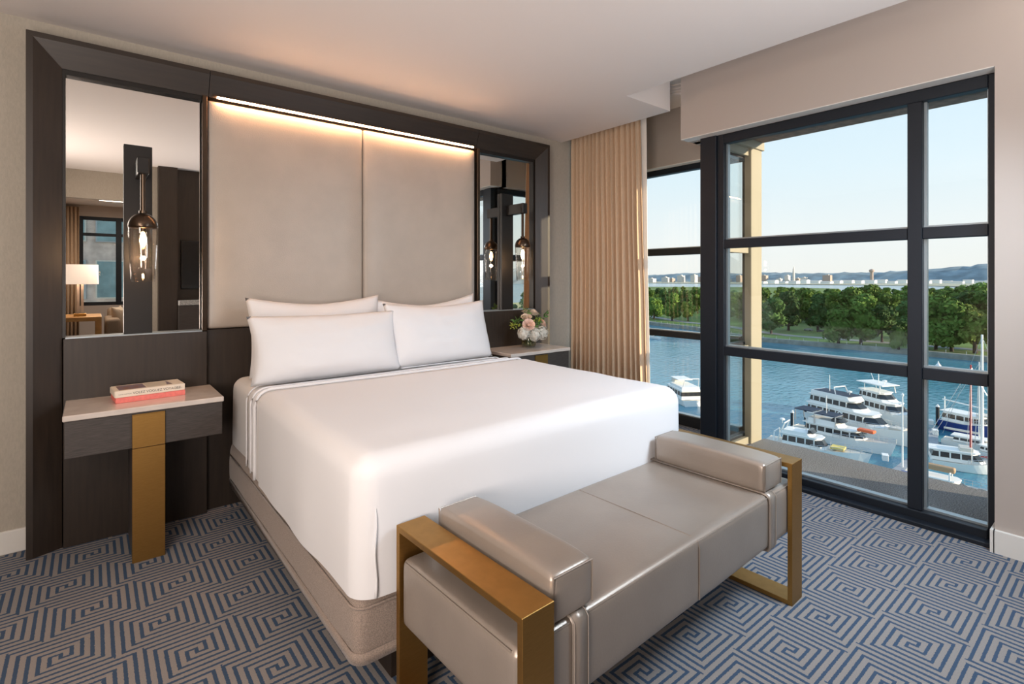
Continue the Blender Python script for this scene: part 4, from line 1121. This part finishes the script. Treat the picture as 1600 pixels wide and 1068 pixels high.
boat('motor_yacht', 'boat', 'largest white three-deck motor yacht in the marina with a life ring', (1434, 701), (1268, 655), None, 5.8, 2.0,
     [(-9.5, 5.5, 5.0, 2.0, 4.2, 2.6, .2, .35, (.35, .8)), (-9.0, 1.5, 4.5, 4.34, 6.0, 2.0, .1, .35, (.3, .85))],
     [('life_ring', ring, 'white'), ('life_ring', ring2, 'white'), ('flybridge', house(-8.8, .3, 4.2, 6.14, 6.9, .6, 0, .1), 'white'), ('flybridge_floor', pad(-8.4, -.6, 3.7, 6.9, 6.94), 'navy'), ('radar', radar(-2, 6.94), 'white'), ('mast', mast(-6.2, 6.9, 10.2), 'white'), ('arch', arch(-3.5, 3.6, 6.6, 8.2), 'white'), ('sunbed', pad(6, 8.2, 2.2, 2.5, 2.9), 'offwhite'), ('hull_window', house(-4, 3.5, 5.86, .9, 1.5, .2, .2, 0), 'tint')])
boat('motor_yacht', 'boat', 'white sport yacht with tall bridge behind the largest yacht, by the mullion', (1440, 673), (1350, 646), None, 5.2, 1.9,
     [(-6.5, 3.5, 4.6, 1.9, 4.0, 2.2, .2, .3, (.35, .8)), (-6, .5, 4.0, 4.14, 5.8, 1.6, .2, .3, (.3, .8))],
     [('hardtop', pad(-6.5, 0, 4.4, 7.4, 7.6), 'white'), ('arch', arch(-4.5, 4.0, 5.8, 7.5, .2), 'white'), ('arch', arch(-.8, 4.0, 5.8, 7.5, .2), 'white'), ('mast', mast(-3, 7.6, 11), 'white'), ('radar', radar(-1.5, 7.6), 'white'), ('outrigger', tube(bmesh.new(), [(-5, 1.6, 6), (-7.5, 2.4, 9.5)], .06, 6), 'white')])
boat('cabin_cruiser', 'boat', 'white flybridge cruiser with dark navy canopy and orange dinghy on deck', (1390, 712), (1240, 676), None, 4.4, 1.5,
     [(-5.2, 4.8, 3.5, 1.5, 3.1, 1.6, .3, .25, (.35, .85))],
     [('canopy', pad(-7.0, -3.6, 3.6, 5.2, 5.35), 'navy'), ('canopy', pad(-3.4, .2, 3.4, 5.0, 5.15), 'navy'), ('arch', arch(-6.8, 3.3, 3.2, 5.2, .1), 'steel'), ('arch', arch(-3.4, 3.3, 3.2, 5.1, .1), 'steel'), ('arch', arch(.2, 3.2, 3.2, 5.0, .1), 'steel'),
      ('flybridge', house(-4.6, 1.2, 3.1, 3.24, 4.1, .7, 0, .15), 'white'), ('windscreen', house(-.6, 1.3, 2.8, 4.1, 4.6, .5, 0, .1), 'tint'), ('dinghy', roundbox(3.4, 6.0, -1.1, .2, 3.3, 3.8, .2, .5, True), 'orange'), ('mast', mast(-2, 5, 8.4), 'white')])
boat('cabin_cruiser', 'boat', 'nearest white cabin cruiser with yellow foredeck pad and radar arch at the stern', (1352, 726), (1200, 694), None, 4.2, 1.3,
     [(-4.6, 2.4, 3.4, 1.3, 3.0, 1.3, .3, .25, (.32, .85))],
     [('sun_pad', pad(2.6, 4.6, 1.9, 1.75, 2.1), 'yellow'), ('arch', arch(-5.4, 3.2, 1.5, 4.8, -1.2), 'white'), ('cockpit_rail', arch(-5.9, 3.2, 1.4, 3.0, 0), 'white'), ('flybridge', house(-4.4, .2, 3.0, 3.14, 3.7, .6, 0, .1), 'white'), ('radar', radar(-5, 4.4), 'white'), ('windscreen', house(-.6, .3, 2.6, 3.7, 4.2, .4, 0, .1), 'tint'), ('mast', mast(-3.2, 3.6, 7.0, .06), 'white'), ('mast', mast(-1.2, 3.6, 6.2, .05), 'steel')])
boat('trimaran', 'boat', 'blue-hulled white-topped boat behind the red mast', (1568, 690), (1474, 668), None, 4.6, 2.0,
     [(-4.2, 3.0, 3.8, 2.0, 3.8, 1.2, .3, .25, (.35, .8))],
     [('boom', tube(bmesh.new(), [(-5, 0, 5.8), (5, 0, 5.2)], .12, 6), 'white'), ('mast', mast(-4.6, 1.8, 6.4, .15), 'white'), ('side_float', tube(bmesh.new(), [(-5, 3.2, .4), (0, 3.4, .3), (5, 3.2, .5)], [.3, .55, .1], 8), 'blue'), ('canvas', pad(1.2, 3.4, 2.4, 4.0, 4.3), 'offwhite')], hullm='blue')
boat('sailboat', 'boat', 'white sloop with white mast in the narrow pane', (1570, 712), (1474, 693), None, 3.6, 1.2,
     [(-2.5, 3.0, 2.6, 1.2, 2.1, 1.0, .2, .2, (.35, .8))],
     [('mast', mast(.8, 1.2, 15.5, .12), 'white'), ('boom', tube(bmesh.new(), [(.8, 0, 3.0), (-4, 0, 3.0)], .2, 6), 'offwhite'), ('stay', stays(.8, 15.2, [(6, 0, 1.8), (-5.5, 0, 1.3), (.6, 1.6, 1.3), (.6, -1.6, 1.3)]), 'steel')])
boat('sailboat', 'boat', 'white motor-sailer with a bright red mast, middle of the narrow pane', (1566, 742), (1455, 725), None, 4.2, 1.3,
     [(-4.5, 2.5, 3.0, 1.3, 2.9, 1.3, .5, .2, (.35, .85))],
     [('mast', mast(.6, 1.2, 16.5, .17), 'red'), ('stay', stays(.6, 16.2, [(7, 0, 2.0), (-6, 0, 1.4), (.4, 2, 1.4), (.4, -2, 1.4)]), 'steel'), ('canvas', pad(-.8, .8, 2.0, 2.95, 3.6), 'offwhite'), ('kayak', tube(bmesh.new(), [(2, 1.5, 2.0), (3.5, 1.6, 2.0), (5, 1.4, 2.1)], [.08, .28, .06], 8), 'red')])
boat('sailboat', 'boat', 'nearest white boat under a rolled tan sail cover in the narrow pane', (1570, 792), (1400, 752), None, 3.8, 1.1,
     [(-3.2, 2.6, 2.9, 1.1, 2.1, 1.6, .6, .35, (.3, .75))],
     [('sail_cover', roundbox(-3.0, .9, -.55, .55, 3.0, 3.75, .25, .3, True), 'tan'), ('arch', arch(-2.6, 2.6, 1.9, 3.1, 0), 'white'), ('arch', arch(.4, 2.6, 1.9, 3.1, 0), 'white'), ('cockpit_cover', pad(-5.4, -3.6, 2.2, 1.3, 1.6), 'blue'), ('hatch', lathe(bmesh.new(), [(.5, 0), (.5, .12)], (3.6, .2, 1.35), 16), 'tint')])
boat('sailboat', 'boat', 'white yacht whose tall tapered mast stands against the right jamb', (1590, 728), (1536, 712), None, 3.6, 1.2,
     [(-2.2, 2.4, 2.4, 1.2, 2.0, 1.0, .2, .2, (.35, .8))],
     [('mast', mast(-2.6, 1.2, 20.5, .26), 'white'), ('stay', stays(-2.6, 20.2, [(4, 0, 1.8), (-3.2, .2, 1.2), (-9.0, 0, 2.0), (-2.8, -1.5, 1.3)]), 'steel')])
boat('ferry_catamaran', 'boat', 'white two-deck catamaran on open water seen beside the dark post', (1040, 612), (1092, 640), 13, 5.4, 1.4,
     [(-5.6, 4.2, 4.8, 1.4, 3.5, .8, .1, .1, (.4, .85))],
     [('upper_deck', house(-5.4, 2.5, 4.4, 3.64, 4.3, .4, 0, .05), 'white'), ('canopy', pad(-2.5, 2.2, 3.6, 5.4, 5.6), 'white'), ('arch', arch(-5.2, 3.8, 4.2, 6.4, .8), 'white'), ('wheelhouse', house(.8, 3.2, 2.6, 4.3, 5.5, .6, .1, .15), 'offwhite')], bowrise=.25)
boat('launch', 'boat', 'small white launch on the water at the curtain edge below the trees', (1000, 526), (1031, 530), None, 2.6, 1.0,
     [(-2.2, 1.4, 1.8, 1.0, 2.2, .6, .1, .1, (.4, .85))], [])
# docks, piles, poles
def plank_dock(name, lab, pts_, z=.7):
    b_ = bmesh.new(); P = [onZ(u_, v_, ZW) for u_, v_ in pts_]
    lo = [b_.verts.new((p.x, p.y, ZW-.3)) for p in P]; hi = [b_.verts.new((p.x, p.y, ZW+z)) for p in P]; n_ = len(P)
    b_.faces.new(lo); b_.faces.new(hi[::-1])
    for i in range(n_): b_.faces.new((lo[i], lo[(i+1) % n_], hi[(i+1) % n_], hi[i]))
    tag(obj(name, b_, M['dock']), lab, 'dock')
plank_dock('dock', 'grey concrete pier running right from the nearest cruiser to the mullion', [(1352, 755), (1398, 760), (1424, 730), (1425, 716), (1396, 738)])
for u_, v_, hh, lb in ((1238, 671, 3.4, 'tall dark mooring pile with white cap left of the canopy cruiser'), (1259, 657, 3.0, 'dark mooring pile with white cap at the stern of the largest yacht'), (1465, 664, 3.8, 'dark mooring pile with white cap left of the blue boat')):
    P = onZ(u_, v_, ZW); t_ = thing('mooring_pile', lb, 'pile', (P.x, P.y, ZW))
    obj('shaft', lathe(bmesh.new(), [(.32, -1), (.32, hh)], (0, 0, 0), 12), M['pile'], t_, local=True)
    obj('cap', lathe(bmesh.new(), [(.36, hh), (.3, hh+.15), (.02, hh+.55)], (0, 0, 0), 12), M['white'], t_, local=True)
P = onZ(1410, 736, ZW); t_ = thing('lamp_pole', 'tall white pole standing on the pier left of the mullion', 'pole', (P.x, P.y, ZW+.7))
obj('shaft', lathe(bmesh.new(), [(.13, 0), (.09, 11.0)], (0, 0, 0), 10), M['white'], t_, local=True)
obj('head', lathe(bmesh.new(), [(.15, 11), (.22, 11.2), (.05, 11.5)], (0, 0, 0), 10), M['white'], t_, local=True)
for u_, v_, lb in ((1383, 725, 'white dock box on the pier below the orange dinghy'), (1454, 668, 'white dock box by the pile left of the blue boat'), (1461, 684, 'white dock box beside the red-masted boat')):
    P = onZ(u_, v_, ZW); t_ = thing('dock_box', lb, 'box', (P.x, P.y, ZW+.7), R(20))
    obj('body', B(-.7, .7, -.4, .4, 0, .8, .04, 1), M['white'], t_, local=True); obj('lid', B(-.75, .75, -.45, .45, .8, .92, .04, 1), M['white'], t_, local=True)
plank_dock('dock', 'pier section behind the red-masted boat under the dock boxes', [(1445, 712), (1466, 706), (1466, 672), (1445, 676)])
P = onZ(1466, 574, ZW); t_ = thing('buoy', 'small white buoy on the water in the narrow pane', 'buoy', (P.x, P.y, ZW))
obj('float', lathe(bmesh.new(), [(.1, -.3), (.9, .1), (.9, .6), (.3, 1.4), (.08, 2.2)], (0, 0, 0), 12), M['white'], t_, local=True)
